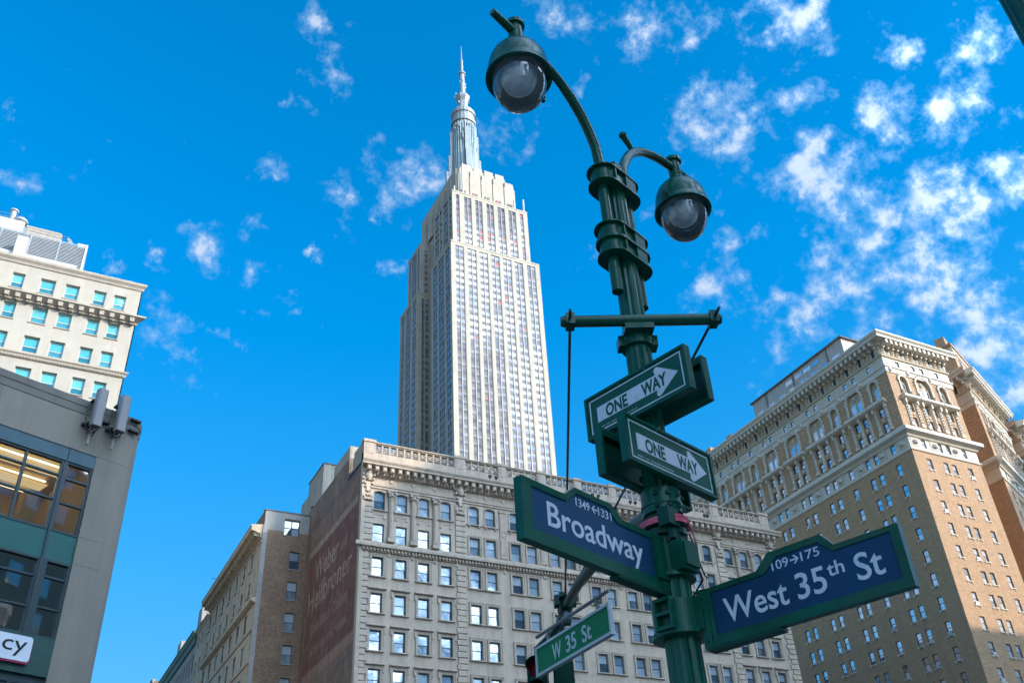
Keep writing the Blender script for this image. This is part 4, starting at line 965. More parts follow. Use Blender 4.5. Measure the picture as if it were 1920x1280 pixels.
for x in (-8.15, -4.55):
    t = thing('potted_shrub', 'small clipped green shrub on the terrace of the white building', 'shrub', (bu(x)+3.62, 88+YB-2.1, wz(53.2)), 0, 'clipped shrubs on the white terrace')
    t['label'] = 'small clipped green shrub on the white terrace, ' + ('by the hut' if x < -6 else 'under the long louvres')
    link('pot', MB().lathe([(.2, 0), (.28, .5), (.3, .5)], 10).mesh('pot', 'white_trim'), t)
    lf = MB(); r_ = random.Random(int(x*10))
    for q in range(160):
        lev = r_.choice((.85, 1.45)); rr = .3 if lev < 1 else .24
        v = Vector((r_.gauss(0, 1), r_.gauss(0, 1), r_.gauss(0, 1))).normalized()*rr*r_.uniform(.7, 1.05); o = Vector((v.x, v.y, lev+v.z)); e = .07
        d1 = Vector((r_.gauss(0, 1), r_.gauss(0, 1), r_.gauss(0, 1))).normalized()*e; d2 = d1.orthogonal().normalized()*e
        lf.quad(tuple(o-d1), tuple(o-d2), tuple(o+d1), tuple(o+d2))
    link('foliage', lf.mesh('foliage', 'leaf', fix=False), t, kind='stuff'); link('stem', MB().tube([(0, 0, .4), (0, 0, 1.5)], .03, 6).mesh('stem', 'roof'), t)

# ------------------------------------------------------------------ the grey corner shop building
gb = thing('shop_building', 'low grey concrete shop building with green panels and lit upper windows', 'building', (2.136, 31.93, 0))
GA = R(21.6)
F = Fac(gb, 2.136, 31.93, GA)
gx0 = -12.0; wr = -1.24                                                   # facade runs to the left of its rounded corner
F.put('wall', wall_mb(gx0, -.35, 0, 19.1, [(gx0+.5, wr, 6.4, 17.4)], .25).mesh('wall', 'gray_conc'))
rc = MB()
def arc_pts(r, n=10): return [(-.35+r*math.sin(math.pi/2*k/n), .7-r*math.cos(math.pi/2*k/n)) for k in range(n+1)]
p = arc_pts(.7); rc.zextr(p+[(.35, 18), (-.35, 18)], 0, 19.1)
F.put('rounded_corner', rc.mesh('rounded_corner', 'gray_conc', True))
def band(name, z0, z1, out, m):
    p = [(gx0, -out)]+[(-.35+(.7+out)*math.sin(math.pi/2*k/10), .7-(.7+out)*math.cos(math.pi/2*k/10)) for k in range(11)]+[(.35+out, 18), (gx0, 18)]
    F.put(name, MB().zextr(p, z0, z1).mesh(name, m, True))
band('parapet_cap', 19.02, 19.27, .04, 'gray_trim'); band('parapet_mould', 18.74, 19.02, .02, 'gray_trim'); band('joint_band', 17.38, 17.40, .004, 'gray_trim')
band('wall_joint', 14.48, 14.50, .004, 'gray_trim') if False else None
for z in (14.5, 13.6): F.put('wall_joint', MB().box(wr+.02, -.36, -.004, 0, z, z+.02).mesh('wall_joint', 'gray_trim'))
F.put('wall_joint', MB().box(-1.42, -1.40, -.004, 0, 17.42, 18.7).mesh('wall_joint', 'gray_trim'))
F.put('wall_joint', MB().box(-4.72, -4.70, -.004, 0, 17.42, 18.7).mesh('wall_joint', 'gray_trim'))
# the window bay: header band, two storeys of windows, green panel between
F.put('header_band', MB().box(gx0+.5, -2.17, .02, .2, 16.92, 17.4).box(-2.15, wr, .02, .2, 16.92, 17.4).mesh('header_band', 'teal_band'))
F.put('green_panel', MB().box(gx0+.5, -2.22, .08, .2, 13.58, 14.5).mesh('green_panel', 'green_panel'))
F.put('green_panel', MB().box(-2.16, wr, .08, .2, 13.58, 14.5).mesh('green_panel', 'green_panel'))
def shop_window(x0, x1, z0, z1, splits, vert=(), g='room_glass'):
    f = MB(); b = .07
    f.box(x0, x0+b, .06, .2, z0, z1).box(x1-b, x1, .06, .2, z0, z1).box(x0+b, x1-b, .06, .2, z0, z0+b).box(x0+b, x1-b, .06, .2, z1-b, z1)
    for z in splits: f.box(x0+b, x1-b, .09, .2, z-.03, z+.03)
    for x in vert: f.box(x-.04, x+.04, .08, .2, z0+b, z1-b)
    o = F.put('window', f.mesh('window_frame', 'win_frame_dk'))
    xs = [x0+b]+list(vert)+[x1-b]; zs = [z0+b]+list(splits)+[z1-b]
    for a, c in zip(xs, xs[1:]):
        for e, h in zip(zs, zs[1:]): link('pane', MB().box(a, c, .15, .16, e, h).mesh('pane', g), o)
shop_window(-2.14, wr, 14.5, 16.92, [15.5, 16.35]); shop_window(-4.6, -2.22, 14.5, 16.92, [15.55, 16.4], [-3.42]); shop_window(-7.2, -4.7, 14.5, 16.92, [15.55, 16.4], [-5.95])
shop_window(-2.06, wr, 11.2, 13.58, [12.1, 13.05], g='room_glass_dk'); shop_window(-3.6, -2.22, 11.2, 13.58, [12.05, 13.0], g='room_glass_dk'); shop_window(-6.2, -3.7, 11.2, 13.58, [12.05, 13.0], [-4.95], 'room_glass_dk')
F.put('mullion', MB().box(-2.24, -2.05, .03, .2, 11.2, 13.58).box(-2.22, -2.14, .03, .2, 13.58, 16.92).mesh('mullion', 'win_frame_dk'))
rm = MB(); rm.quad((gx0+.5, 4.5, 14.4), (wr+.2, 4.5, 14.4), (wr+.2, 4.5, 17.3), (gx0+.5, 4.5, 17.3)).quad((wr+.1, .2, 14.4), (wr+.1, 4.5, 14.4), (wr+.1, 4.5, 17.3), (wr+.1, .2, 17.3))
rm.quad((gx0+.5, .2, 17.28), (wr+.1, .2, 17.28), (wr+.1, 4.5, 17.28), (gx0+.5, 4.5, 17.28)).quad((gx0+.5, .25, 14.3), (wr+.1, .25, 14.3), (wr+.1, 4.5, 14.3), (gx0+.5, 4.5, 14.3)).quad((gx0+.5, .25, 14.3), (gx0+.5, 4.5, 14.3), (gx0+.5, 4.5, 17.3), (gx0+.5, .25, 17.3))
for k in range(6): rm.box(-6.2+k*.95, -5.75+k*.95, 2.2+.2*(k % 2), 2.6, 14.3, 16.2+.35*(k % 3))
F.put('upper_room', rm.mesh('upper_room', 'room_wall', fix=False))
rd = MB(); rd.quad((gx0+.5, 4.5, 10.9), (wr+.2, 4.5, 10.9), (wr+.2, 4.5, 13.7), (gx0+.5, 4.5, 13.7)).quad((wr+.1, .22, 10.9), (wr+.1, 4.5, 10.9), (wr+.1, 4.5, 13.7), (wr+.1, .22, 13.7)).quad((gx0+.5, .22, 13.62), (wr+.1, .22, 13.62), (wr+.1, 4.5, 13.62), (gx0+.5, 4.5, 13.62))
rd.quad((gx0+.5, .3, 10.9), (wr+.1, .3, 10.9), (wr+.1, 4.5, 10.9), (gx0+.5, 4.5, 10.9))
F.put('lower_room', rd.mesh('lower_room', 'room_wall_dk', fix=False))
for y in (1.1, 2.4, 3.6): F.put('tube_light', MB().box(-8, wr-.5, y, y+.07, 17.16, 17.2).mesh('tube_light', 'tube_light'))
F.put('ceiling_light', MB().box(-8, wr-.3, 1.35, 1.95, 17.2, 17.22).box(-8, wr-.3, 2.7, 3.3, 17.2, 17.22).mesh('ceiling_light', 'ceiling_light'))
F.put('tube_light', MB().box(-6, -2.4, 1.4, 1.5, 13.5, 13.54).mesh('tube_light', 'tube_light'))
F.put('blind', MB().box(-6.1, -2.3, .24, .25, 12.05, 13.5).box(-2.0, wr-.05, .24, .25, 12.1, 13.5).mesh('blind', 'room_wall_dk'))
# shop fascia and sign with lettering running on beyond the picture's edge
F.put('fascia', MB().box(gx0+.5, wr, .0, .22, 10.1, 11.2).mesh('fascia', 'green_dark'))
F.put('shop_window', MB().box(gx0+.5, wr, .2, .26, 6.4, 10.1).mesh('shop_window', 'mc_pane'))
F.put('shop_mullions', MB().box(gx0+.5, wr, .1, .2, 9.85, 10.1).box(-2.3, -2.2, .1, .2, 6.4, 9.85).box(-4.6, -4.5, .1, .2, 6.4, 9.85).mesh('shop_mullions', 'win_frame_dk'))
def rrect(x0, x1, z0, z1, r=.1):
    p = []
    for cx, cz, a in ((x1-r, z0+r, -90), (x1-r, z1-r, 0), (x0+r, z1-r, 90), (x0+r, z0+r, 180)):
        for k in range(5): t = R(a+k*22.5); p.append((cx+r*math.cos(t), cz+r*math.sin(t)))
    return p
sg = thing('shop_sign', 'white shop sign with dark lettering on the green fascia', 'sign', (2.136, 31.93, 10.3), GA)
link('board', MB().extr(rrect(-5.4, -1.93, .08, .80), -.12, -.004).mesh('board', 'sign_white'), sg)
link('red_edge', MB().extr(rrect(-5.42, -1.91, .03, .7), -.10, -.003).mesh('red_edge', 'sign_red'), sg)
link('lettering', text_mesh('pharmacy', -5.3, -2.08, .34, .80, -.12, 'black', .01, .0), sg)
# rooftop antenna panels on pipe mounts
def antenna(u, zb, zt, lab):
    c, s_ = math.cos(GA), math.sin(GA); y = -.42
    t = thing('antenna_panel', lab, 'antenna', (2.136+u*c-y*s_, 31.93+u*s_+y*c, zb-.62), GA, 'antenna panels on the grey parapet')
    link('panel', MB().zextr([(-.17, -.09), (-.12, -.14), (.12, -.14), (.17, -.09), (.17, .1), (-.17, .1)], .62, .62+zt-zb).mesh('panel', 'antenna'), t)
    link('pipe', MB().tube([(-.05, .2, 0), (-.05, .2, .62+zt-zb-.2)], .045, 10).mesh('pipe', 'antenna'), t)
    link('bracket', MB().box(-.22, .12, .12, .53, .72, .78).box(-.3, -.1, .3, .53, .70, .80).mesh('bracket', 'black'), t)
    link('bracket', MB().box(-.22, .12, .12, .33, 1.62, 1.68).mesh('bracket', 'black'), t)
    cb = MB(); r_ = random.Random(int(u*100))
    for k in range(6):
        x = -.12+k*.045; cb.tube([(x, -.02, .64), (x+r_.uniform(-.03, .03), -.01, .5), (x+r_.uniform(-.05, .05), .03, .42+r_.uniform(0, .08)), (x-.06, .18, .36+r_.uniform(-.06, .1))], .012, 5)
    cb.tube([(-.25, .25, 1.5), (-.3, .2, 1.0), (-.22, .15, .5), (-.1, .1, .45)], .016, 5)
    link('cables', cb.mesh('cables', 'cable'), t)
antenna(-1.70, 18.20, 19.62, 'grey antenna panel on the parapet farther from the rounded corner')
antenna(-.86, 18.32, 19.70, 'grey antenna panel on the parapet nearer the rounded corner')
for a, z in ((-.38, 19.13), (-.37, 18.70), (-1.48, 18.64)): F.put('bracket_bar', MB().box(a, a+.38, -.16, -.0, z, z+.07).mesh('bracket_bar', 'black'))

# ------------------------------------------------------------------ the street lamp
PX, PY = 3.3604, 4.3541
def az(a): a = R(a); return math.sin(a), math.cos(a)
def stadium(hl, hw, n=10):
    p = []
    for k in range(n+1): t = -math.pi/2+math.pi*k/n; p.append((hl-hw+hw*math.cos(t), hw*math.sin(t)))
    for k in range(n+1): t = math.pi/2+math.pi*k/n; p.append((-hl+hw+hw*math.cos(t), hw*math.sin(t)))
    return p
LROT = math.atan2(az(70.2)[1], az(70.2)[0])                              # arms run along the diagonal street
LAMP_PARTS = {}
def lamp_meshes():
    L = LAMP_PARTS
    L['base'] = MB().lathe([(.26, .14), (.26, .5), (.22, .56), (.21, 1.0), (.16, 1.12), (.115, 1.2)], 16).mesh('base', 'pole', True)
    L['pole'] = MB().lathe([(.112, 1.15), (.104, 3.0), (.098, 4.4), (.088, 5.4), (.082, 6.72), (.082, 6.93)], 32, 0, 0, 0, .075).mesh('pole', 'pole')
    L['pole_cap'] = MB().lathe([(.085, 6.9), (.085, 6.97), (.05, 7.0), (.0, 7.01)], 6).mesh('pole_cap', 'pole')
    def clamp(z0, z1, cells):
        m = MB().zextr(stadium(.225, .098), z0+.015, z1-.015)
        n = cells+1
        for k in range(n):
            z = z0+(z1-z0)*k/cells; m.zextr(stadium(.252, .124), z-.012 if k else z, z+.012 if k < cells else z)
        for s_ in (-1, 1):
            for (x, w) in ((-.115, .008), (.07, .06)): m.box(x-w, x+w, min(s_*.09, s_*.118), max(s_*.09, s_*.118), z0+.01, z1-.01)
        return m
    L['clamp_u'] = clamp(6.675, 6.835, 1).mesh('arm_clamp', 'pole', True); L['clamp_l'] = clamp(5.97, 6.25, 2).mesh('arm_clamp', 'pole', True)
    pts = [(.145, 5.66), (.145, 6.4), (.148, 6.9), (.172, 7.08), (.235, 7.22), (.31, 7.34), (.41, 7.45), (.53, 7.54), (.66, 7.60), (.80, 7.645), (.94, 7.67), (1.06, 7.69), (1.30, 7.715)]
    a = MB().tube([(x, 0, z) for x, z in pts], [.042]*3+[.041]*4+[.038]*4+[.036, .030], 14)
    L['arm'] = a.mesh('arm', 'pole', True)
    L['finial'] = MB().tube([(.39, 0, 7.42), (.33, 0, 7.485), (.27, 0, 7.535)], [.020, .024, .03], 10).lathe([(0, 7.51), (.03, 7.525), (.036, 7.545), (.02, 7.57), (0, 7.575)], 10, .262).mesh('finial', 'pole', True)
    L['hub'] = MB().lathe([(.05, 7.50), (.066, 7.52), (.066, 7.57), (.05, 7.59), (.056, 7.61), (.056, 7.76), (.075, 7.765), (.075, 7.80), (.03, 7.81), (.028, 7.84), (0, 7.845)], 18).mesh('hub', 'pole', True)
    L['dome'] = MB().lathe([(.0, 7.515), (.06, 7.51), (.11, 7.492), (.155, 7.46), (.19, 7.415), (.215, 7.355), (.229, 7.28), (.233, 7.235), (.238, 7.205), (.246, 7.195), (.248, 7.165), (.222, 7.160), (.205, 7.175), (.19, 7.20)], 40).mesh('dome', 'pole', True)
    L['latch'] = MB().box(-.262, -.235, -.03, .03, 7.15, 7.22).box(-.275, -.262, -.015, .015, 7.13, 7.24).mesh('latch', 'pole_dark')
    L['globe'] = MB().lathe([(.198, 7.19), (.203, 7.13), (.197, 7.07), (.18, 7.01), (.15, 6.955), (.108, 6.915), (.055, 6.893), (.0, 6.886)], 40).mesh('globe', 'globe', True)
    L['reflector'] = MB().lathe([(.20, 7.185), (.185, 7.215), (.165, 7.25), (.155, 7.225), (.142, 7.17), (.118, 7.10), (.08, 7.05), (.04, 7.03), (.0, 7.025)], 32).mesh('reflector', 'reflector', True)
lamp_meshes()
def street_lamp(label, x, y):
    L = LAMP_PARTS
    t = thing('street_lamp', label, 'street lamp', (x, y, 0), LROT, 'green twin-arm street lamps')
    link('base', L['base'], t); p = link('pole', L['pole'], t); link('pole_cap', L['pole_cap'], p); link('arm_clamp', L['clamp_u'], t); link('arm_clamp', L['clamp_l'], t)
    for rz in (0, math.pi):
        a = link('arm', L['arm'], t, (0, 0, 0), rz)
        if not rz: link('finial', L['finial'], a)
        h = link('luminaire', L['dome'], t, (1.045*math.cos(rz), 0, 0), rz)
        for k in ('hub', 'latch', 'reflector', 'globe'): link(k, L[k], h)
    return t
lamp = street_lamp('green fluted twin-arm street lamp carrying the one way and street name signs', PX, PY)
street_lamp('second green street lamp to the right, only its fluted pole showing', 3.9*az(69.9)[0], 3.9*az(69.9)[1])
def lz(r0, r1, z0, z1, n=28): return MB().lathe([(r0, z0), (r1, z0+.004), (r1, z1-.004), (r0, z1)], n)
link('band', lz(.10, .124, 3.99, 4.15).lathe([(.13, 4.04), (.132, 4.05), (.13, 4.06)], 28).mesh('band', 'pole', True), lamp)
link('band', lz(.10, .126, 3.90, 3.975).mesh('band', 'pole_dark', True), lamp)
link('band', lz(.10, .118, 3.60, 3.79).lathe([(.105, 3.575), (.138, 3.58), (.138, 3.605), (.105, 3.61)], 28).mesh('band', 'pole', True), lamp)
link('band', lz(.11, .150, 3.26, 3.44).lathe([(.11, 3.235), (.165, 3.24), (.165, 3.268), (.11, 3.275)], 28).mesh('band', 'pole', True), lamp)
BT = MB().lathe([(0, -.014), (.014, -.01), (.014, .01), (0, .014)], 6).mesh('bolt', 'pole_dark')
for a in (200, 235, 270, 305, 340):
    for z in (4.02, 4.1, 3.935): link('bolt', BT, lamp, (.127*math.cos(R(a)), .127*math.sin(R(a)), z))
def at_az(t, a, y_off, name, me, par):
    """part of the lamp turned so its local x runs along compass direction a"""
    dx, dy = az(a); rz = math.atan2(dy, dx)-LROT
    o = link(name, me, par, (-y_off*math.sin(rz), y_off*math.cos(rz), 0), rz); return o
at_az(0, 69.8, 0, 'mast_socket', MB().lathe([(.10, 3.84), (.128, 3.845), (.128, 3.885), (.10, 3.89)], 28).box(-.145, -.03, -.13, -.05, 3.875, 3.985).box(-.10, .05, -.115, -.08, 3.80, 3.86).mesh('mast_socket', 'pole_dark'), lamp)
at_az(0, 161.5, 0, 'sign_clamp', MB().box(.10, .19, -.045, .045, 3.25, 3.44).mesh('sign_clamp', 'pole'), lamp)
at_az(0, 69.8, 0, 'sign_clamp', MB().box(-.20, -.09, -.045, .045, 3.55, 3.79).mesh('sign_clamp', 'pole'), lamp)
at_az(0, 161.5, 0, 'clamp_lug', MB().box(.07, .165, -.10, .05, 3.60, 3.78).box(.165, .18, -.09, .04, 3.62, 3.76).mesh('clamp_lug', 'pole'), lamp)
at_az(0, 69.8, 0, 'clamp_lug', MB().box(-.185, -.13, -.075, -.06, 3.26, 3.44).box(-.185, -.13, .03, .045, 3.26, 3.44).box(-.185, -.13, -.06, .03, 3.26, 3.28).box(-.185, -.13, -.06, .03, 3.34, 3.36).box(-.185, -.13, -.06, .03, 3.42, 3.44).mesh('clamp_lug', 'pole'), lamp)
# pink tape wound round the pole
tp = MB()
def wrap(zf, w, r, a0, a1, n=40):
    for k in range(n):
        t0, t1 = R(a0+(a1-a0)*k/n), R(a0+(a1-a0)*(k+1)/n); z0, z1 = zf(k/n), zf((k+1)/n)
        tp.quad((r*math.cos(t0), r*math.sin(t0), z0), (r*math.cos(t1), r*math.sin(t1), z1), (r*math.cos(t1), r*math.sin(t1), z1+w), (r*math.cos(t0), r*math.sin(t0), z0+w))
wrap(lambda f: 3.915+.012*math.sin(f*9), .030, .150, 0, 360); wrap(lambda f: 3.935-.03*f+.01*math.sin(f*7), .016, .152, 0, 360); wrap(lambda f: 3.90+.05*f, .014, .154, 20, 350)
tp.tube([(.02, -.152, 3.92), (.06, -.15, 3.86), (.09, -.14, 3.82), (.12, -.13, 3.78)], .005, 5)
tape = link('marking_tape', tp.mesh('marking_tape', 'tape', fix=False), None, (PX, PY, 0), LROT, label='pink marking tape wound round the lamp pole above the street name signs', category='tape')
cb = MB().tube([(-.12, -.07, 3.80), (-.05, -.14, 3.72), (.05, -.155, 3.63), (.12, -.13, 3.585), (.16, -.06, 3.56), (.165, .0, 3.5), (.17, 0, 3.42)], .006, 6)
cb.tube([(.08, -.10, 3.80), (.16, -.10, 3.72), (.20, -.10, 3.64), (.235, -.1, 3.63)], .005, 6).tube([(.0, -.13, 3.84), (.07, -.12, 3.86), (.1, -.12, 3.80)], .005, 6)
link('wiring', cb.mesh('wiring', 'cable'), lamp)

# cross bar with its two guy rods and the long signal arm
ma = thing('signal_mast_arm', 'long green signal mast arm with cross bar and guy rods on the lamp pole', 'mast arm', (PX, PY, 0), LROT)
cbm = MB().tube([(-.52, 0, 5.385), (.56, 0, 5.385)], .041, 18).tube([(-.535, 0, 5.385), (-.52, 0, 5.385)], .034, 18).tube([(.56, 0, 5.385), (.575, 0, 5.385)], .034, 18)
for s_ in (-.47, .52): cbm.box(s_-.03, s_+.03, -.05, .05, 5.34, 5.43)
at_az(0, 114.4, -.135, 'cross_bar', cbm.mesh('cross_bar', 'pole', True), ma)
at_az(0, 114.4, 0, 'cross_bar_clamp', lz(.08, .112, 5.23, 5.33).box(-.10, .10, -.16, .0, 5.31, 5.36).box(-.135, -.10, -.05, .05, 5.24, 5.32).box(.10, .135, -.05, .05, 5.24, 5.32).mesh('cross_bar_clamp', 'pole'), ma)
mp = [(0.05, 4.06), (.7, 4.27), (1.6, 4.53), (3.0, 4.89), (4.24, 5.17), (5.4, 5.37), (6.4, 5.48), (7.3, 5.58)]
arm = at_az(0, 24.4, 0, 'arm', MB().tube([(x, 0, z) for x, z in mp], [.062, .06, .058, .055, .052, .05, .048, .045], 16).mesh('arm', 'pole_dark', True), ma)
ac = MB().lathe([(.06, -.11), (.085, -.10), (.085, .10), (.06, .11)], 14)
link('arm_clamp', MB().tube([(5.5, 0, 5.385), (5.8, 0, 5.42)], .085, 14).box(5.58, 5.72, -.13, .13, 5.42, 5.54).box(5.6, 5.7, -.05, .05, 5.20, 5.36).box(5.3, 5.45, .04, .10, 5.42, 5.47).mesh('arm_clamp', 'pole_dark'), arm)
A24 = (az(24.4)[0], az(24.4)[1])
join = Vector((PX+A24[0]*5.65, PY+A24[1]*5.65, 5.45))
c114 = az(114.4); off = Vector((-c114[1], c114[0], 0))*-.135; off = Vector((-az(24.4)[0]*.135, -az(24.4)[1]*.135, 0))
for s_ in (-.47, .52):
    e = Vector((PX+c114[0]*s_, PY+c114[1]*s_, 5.385))+off
    d_ = (e-join).normalized(); p1, p2 = join, e+d_*.14
    rot = Matrix.Rotation(-LROT, 3, 'Z'); b0 = Vector((PX, PY, 0))
    link('guy_rod', MB().tube([tuple(rot @ (p1-b0)), tuple(rot @ (p2-b0))], .011, 8).mesh('guy_rod', 'frame_dark'), ma)

# signals hanging from the arm
def signal(label, t, off_, ang, top, lenses):
    x, y = PX+A24[0]*t+A24[1]*off_, PY+A24[1]*t-A24[0]*off_
    s = thing('traffic_signal', label, 'traffic signal', (x, y, top), R(ang), 'traffic signals on the mast arm')
    b = MB().extr(rrect(-.122, .122, -.86, 0, .11), -.09, .12).box(-.10, .10, .12, .15, -.80, -.05)
    for z in (-.29, -.57): b.box(-.126, .126, -.095, .125, z-.006, z+.006)
    link('housing', b.mesh('housing', 'pole_dark'), s)
    for k, z in enumerate((-.145, -.43, -.715)):
        v = MB()
        for q in range(18):
            t0, t1 = R(-50+280*q/18), R(-50+280*(q+1)/18); r0 = .115
            v.quad((r0*math.cos(t0), -.09, z+r0*math.sin(t0)), (r0*math.cos(t1), -.09, z+r0*math.sin(t1)), (r0*math.cos(t1), -.30+.05*math.sin(t1), z+r0*math.sin(t1)), (r0*math.cos(t0), -.30+.05*math.sin(t0), z+r0*math.sin(t0)))
        o = link('lens', MB().lathe([(0, .03), (.07, .02), (.105, 0)], 20).mesh('lens', lenses[k], True), s, (0, -.095, z)); o.rotation_euler = (R(90), 0, 0)
        link('visor', v.mesh('visor', 'pole_dark', fix=False), s)
    hx = Matrix.Rotation(-R(ang), 3, 'Z') @ Vector((-A24[1]*off_, A24[0]*off_, 5.47-top))
    link('hanger', MB().tube([(0, 0, -.01), (0, 0, .12), (hx.x, hx.y, hx.z)], .03, 8).mesh('hanger', 'pole_dark'), s)
    return s
signal('green signal head seen from behind under the mast arm', 6.05, -.04, 150, 4.93, ('lens_red', 'black', 'black'))
signal('green signal head with a dark red lens beside the hanging street sign', 6.5, -.31, -35, 5.07, ('lens_red', 'black', 'black'))

# the green overhead street sign
ws = thing('overhead_street_sign', 'green street sign reading W 35 St hung from a pipe under the mast arm', 'street sign', (5.4, 8.91, 4.63), -math.pi/2)
def wy(y): return 8.91-y
link('panel', MB().box(wy(9.70), wy(8.14), -.012, .012, .025, .31).mesh('panel', 'sign_grn_overhead'), ws)
fr = MB().box(wy(9.74), wy(8.10), -.03, .03, 0, .03).box(wy(9.74), wy(8.10), -.025, .025, .305, .335).box(wy(9.74), wy(9.71), -.024, .024, .03, .305).box(wy(8.13), wy(8.10), -.024, .024, .03, .305)
link('frame', fr.mesh('frame', 'alu'), ws)
for s_, a, b in (('W', 9.35, 9.15), ('35', 9.04, 8.82), ('St', 8.69, 8.50)): link('lettering', text_mesh(s_, wy(a), wy(b), .085, .265, -.0125, 'reflect_white', .004, .012), ws)
link('pipe', MB().tube([(wy(9.72), 0, .46), (wy(8.10), 0, .46)], .020, 12).mesh('pipe', 'galv', True), ws)
for y in (9.45, 8.35):
    link('hanger', MB().box(wy(y)-.02, wy(y)+.02, -.012, .012, .32, .47).tube([(wy(y)-.05, 0, .40), (wy(y)+.05, 0, .42)], .016, 8).mesh('hanger', 'galv'), ws)
jy = join-Vector((5.4, 8.91, 4.63)); rot9 = Matrix.Rotation(math.pi/2, 3, 'Z'); q = rot9 @ jy
link('mount', MB().tube([(wy(9.0), 0, .46), tuple(q-Vector((0, 0, .1)))], .03, 10).tube([(wy(9.07), 0, .46), (wy(8.93), 0, .46)], .034, 12).mesh('mount', 'galv'), ws)

# ------------------------------------------------------------------ signs on the pole
def sign_frame(name, label, a, off_, cat='street sign', group=None):
    dx, dy = az(a); nx, ny = -dy, dx
    return thing(name, label, cat, (PX+nx*off_, PY+ny*off_, 0), math.atan2(dy, dx), group)
def name_sign(label, a, x0, x1, z0, z1, tab, ix0, ix1, iz0, iz1, itab, flip):
    """blue name board in a green box frame with a raised tab in its top edge"""
    t = sign_frame('street_name_sign', label, a, 0, group='blue street name signs on the lamp pole')
    outer = [(x0, z0), (x1, z0), (x1, z1), (tab[3], z1), (tab[2], tab[4]), (tab[1], tab[4]), (tab[0], z1), (x0, z1)]
    inner = [(ix0, iz0), (ix1, iz0), (ix1, iz1), (itab[3], iz1), (itab[2], itab[4]), (itab[1], itab[4]), (itab[0], iz1), (ix0, iz1)]
    f = MB(); n = len(outer); y0, y1 = -.027, .027
    for k in range(n):
        j = (k+1) % n
        for y, s_ in ((y0, 1), (y1, -1)):
            f.quad((outer[k][0], y, outer[k][1]), (outer[j][0], y, outer[j][1]), (inner[j][0], y+s_*.003, inner[j][1]), (inner[k][0], y+s_*.003, inner[k][1]))
            f.quad((inner[k][0], y+s_*.003, inner[k][1]), (inner[j][0], y+s_*.003, inner[j][1]), (inner[j][0], y+s_*.012, inner[j][1]), (inner[k][0], y+s_*.012, inner[k][1]))
        f.quad((outer[k][0], y0, outer[k][1]), (outer[j][0], y0, outer[j][1]), (outer[j][0], y1, outer[j][1]), (outer[k][0], y1, outer[k][1]))
    link('frame', f.mesh('frame', 'pole', fix=False), t)
    link('panel', MB().extr(inner, y0+.010, y1-.010).mesh('panel', 'sign_blue'), t)
    e = x1 if flip else x0; s_ = -1 if flip else 1
    link('end_cap', MB().box(min(e, e+s_*.055), max(e, e+s_*.055), -.033, .033, z0-.006, z1+.004).mesh('end_cap', 'pole'), t)
    link('bottom_rail', MB().box(min(e+s_*.02, e+s_*.48), max(e+s_*.02, e+s_*.48), -.035, .035, z0-.022, z0-.002).mesh('bottom_rail', 'pole_dark'), t)
    rv = MB()
    for k in range(4): rv.lathe([(0, -.009), (.009, -.006), (.009, .006), (0, .009)], 6, 0, 0)
    R_ = MB().lathe([(0, .008), (.008, .005), (.010, 0)], 8).mesh('rivet', 'pole')
    for z in (.04, .10, .16, .22, .28): o = link('rivet', R_, t, (e+s_*.028, -.033, z0+z)); o.rotation_euler = (R(90), 0, 0)
    return t
def letters(t, rows, y=-.0172, m='reflect_white', bold=.011):
    for s_, a, b, c, d in rows: link('lettering', text_mesh(s_, a, b, c, d, y, m, .002, bold), t)
def arrow_mark(t, xa, xb, z, y=-.0172, h=.026):
    """small arrow from xa to xb"""
    s_ = 1 if xb > xa else -1; w = .0045
    m = MB().box(min(xa, xb-s_*.004), max(xa, xb-s_*.004), y-.002, y, z-w, z+w)
    for k in (-1, 1): m.extr([(xb, z), (xb-s_*.012, z), (xb-s_*.034, z+k*h*.9), (xb-s_*.022, z+k*h*.9)], y-.0021, y)
    link('arrow', m.mesh('arrow', 'reflect_white'), t)
ns = name_sign('blue street name sign reading West 35th St in a green frame on the lamp pole', 161.5, .165, 1.386, 3.143, 3.466, (.56, .65, .97, 1.035, 3.545), .25, 1.337, 3.196, 3.438, (.607, .694, .946, 1.02, 3.509), False)
letters(ns, [('West', .318, .717, 3.248, 3.388), ('35', .772, .945, 3.250, 3.390), ('th', .962, 1.056, 3.316, 3.392), ('St', 1.113, 1.262, 3.248, 3.390)])
letters(ns, [('109', .656, .758, 3.441, 3.494), ('175', .834, .944, 3.441, 3.492)], bold=.004); arrow_mark(ns, .770, .822, 3.464)
nb = name_sign('blue street name sign reading Broadway in a green frame on the lamp pole', 69.8, -1.333, -.10, 3.482, 3.826, (-.985, -.898, -.572, -.48, 3.895), -1.254, -.182, 3.551, 3.791, (-.971, -.881, -.597, -.521, 3.863), True)
letters(nb, [('Broadway', -1.133, -.302, 3.609, 3.750)])
letters(nb, [('1349', -.885, -.765, 3.793, 3.843), ('1331', -.690, -.571, 3.793, 3.845)], bold=.004); arrow_mark(nb, -.698, -.748, 3.817)

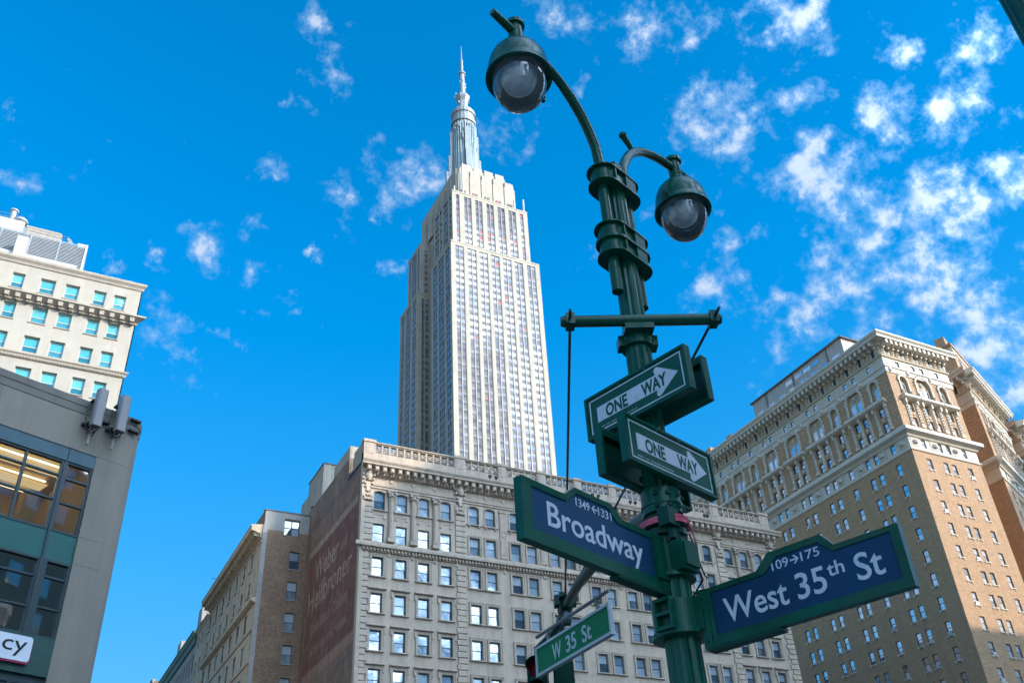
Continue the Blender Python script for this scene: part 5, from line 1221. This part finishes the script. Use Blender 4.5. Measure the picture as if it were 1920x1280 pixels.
def one_way(label, a, off_, x0, x1, z0, z1, front):
    """sheet sign in a deep tray frame; the front face carries the arrow"""
    t = sign_frame('one_way_sign', label, a, off_, 'traffic sign', 'one way signs on the lamp pole')
    w, h = x1-x0, z1-z0; f = -1 if front else 1
    fr = MB(); b = .018; d0, d1 = -.029, .029
    fr.box(x0, x1, d0, d1, z0, z0+b).box(x0, x1, d0, d1, z1-b, z1).box(x0, x0+b, d0, d1, z0+b, z1-b).box(x1-b, x1, d0, d1, z0+b, z1-b)
    link('frame', fr.mesh('frame', 'pole'), t)
    link('plate', MB().box(x0+b, x1-b, min(f*.012, f*.020), max(f*.012, f*.020), z0+b, z1-b).mesh('plate', 'sign_green' if front else 'pole_dark'), t)
    if not front:
        link('plate_lip', MB().box(x0+b, x1-b, -.03, .012, z1-b-.035, z1-b).mesh('plate_lip', 'pole_dark'), t); return t
    y = -.0205; X = lambda u: x0+u*w; Z = lambda v: z0+v*h; k = .0085
    bd = MB().box(X(.045), X(.955), y-.002, y, Z(.10), Z(.10)+k).box(X(.045), X(.955), y-.002, y, Z(.89)-k, Z(.89)).box(X(.045), X(.045)+k, y-.002, y, Z(.10)+k, Z(.89)-k).box(X(.955)-k, X(.955), y-.002, y, Z(.10)+k, Z(.89)-k)
    link('border', bd.mesh('border', 'reflect_white'), t)
    # arrow: bar and swept head
    bar = [(X(.117), Z(.315)), (X(.705), Z(.315)), (X(.698), Z(.215)), (X(.712), Z(.168)), (X(.735), Z(.165)), (X(.912), Z(.49)), (X(.735), Z(.82)), (X(.712), Z(.82)), (X(.698), Z(.775)), (X(.705), Z(.665)), (X(.117), Z(.665))]
    m = MB(); m.extr(bar[:2]+bar[9:], y-.002, y); m.extr(bar[1:10], y-.002, y)
    link('arrow', m.mesh('arrow', 'reflect_white'), t)
    for s_, a_, b_ in (('ONE', .205, .425), ('WAY', .565, .805)): link('lettering', text_mesh(s_, X(a_), X(b_), Z(.35), Z(.63), y-.002, 'sign_green', .001, .034), t)
    link('lettering', text_mesh('DEPT. OF TRANSPORTATION', X(.11), X(.50), Z(.165), Z(.195), y, 'reflect_white', .001, .0), t)
    b_ = MB()
    for u in (.36, .62):
        for v in (.06, .94): b_.lathe([(0, Z(v)-.009), (.007, Z(v)), (0, Z(v)+.009)], 6, X(u), -.022)
    link('bolts', b_.mesh('bolts', 'galv'), t)
    # strap that ties the plate to the pole
    return t
one_way('upper one way sign facing the avenue, arrow pointing right, on the lamp pole', 164.5, -.13, -.403, .473, 4.642, 4.964, True)
one_way('back of the upper one way sign tray behind the lamp pole', 164.5, .13, -.45, .42, 4.683, 5.012, False)
one_way('lower one way sign along Broadway, arrow pointing right, on the lamp pole', 72.5, -.13, -.475, .41, 4.175, 4.497, True)
one_way('back of the lower one way sign tray behind the lamp pole', 72.5, .13, -.386, .49, 4.212, 4.536, False)
for z, a in ((4.82, 164.5), (4.36, 72.5)):
    at_az(0, a, 0, 'sign_bracket', MB().box(-.03, .03, -.12, .12, z-.09, z-.06).box(-.03, .03, -.12, .12, z+.06, z+.09).box(-.12, .12, -.125, -.112, z-.12, z+.12).mesh('sign_bracket', 'pole_dark'), lamp)
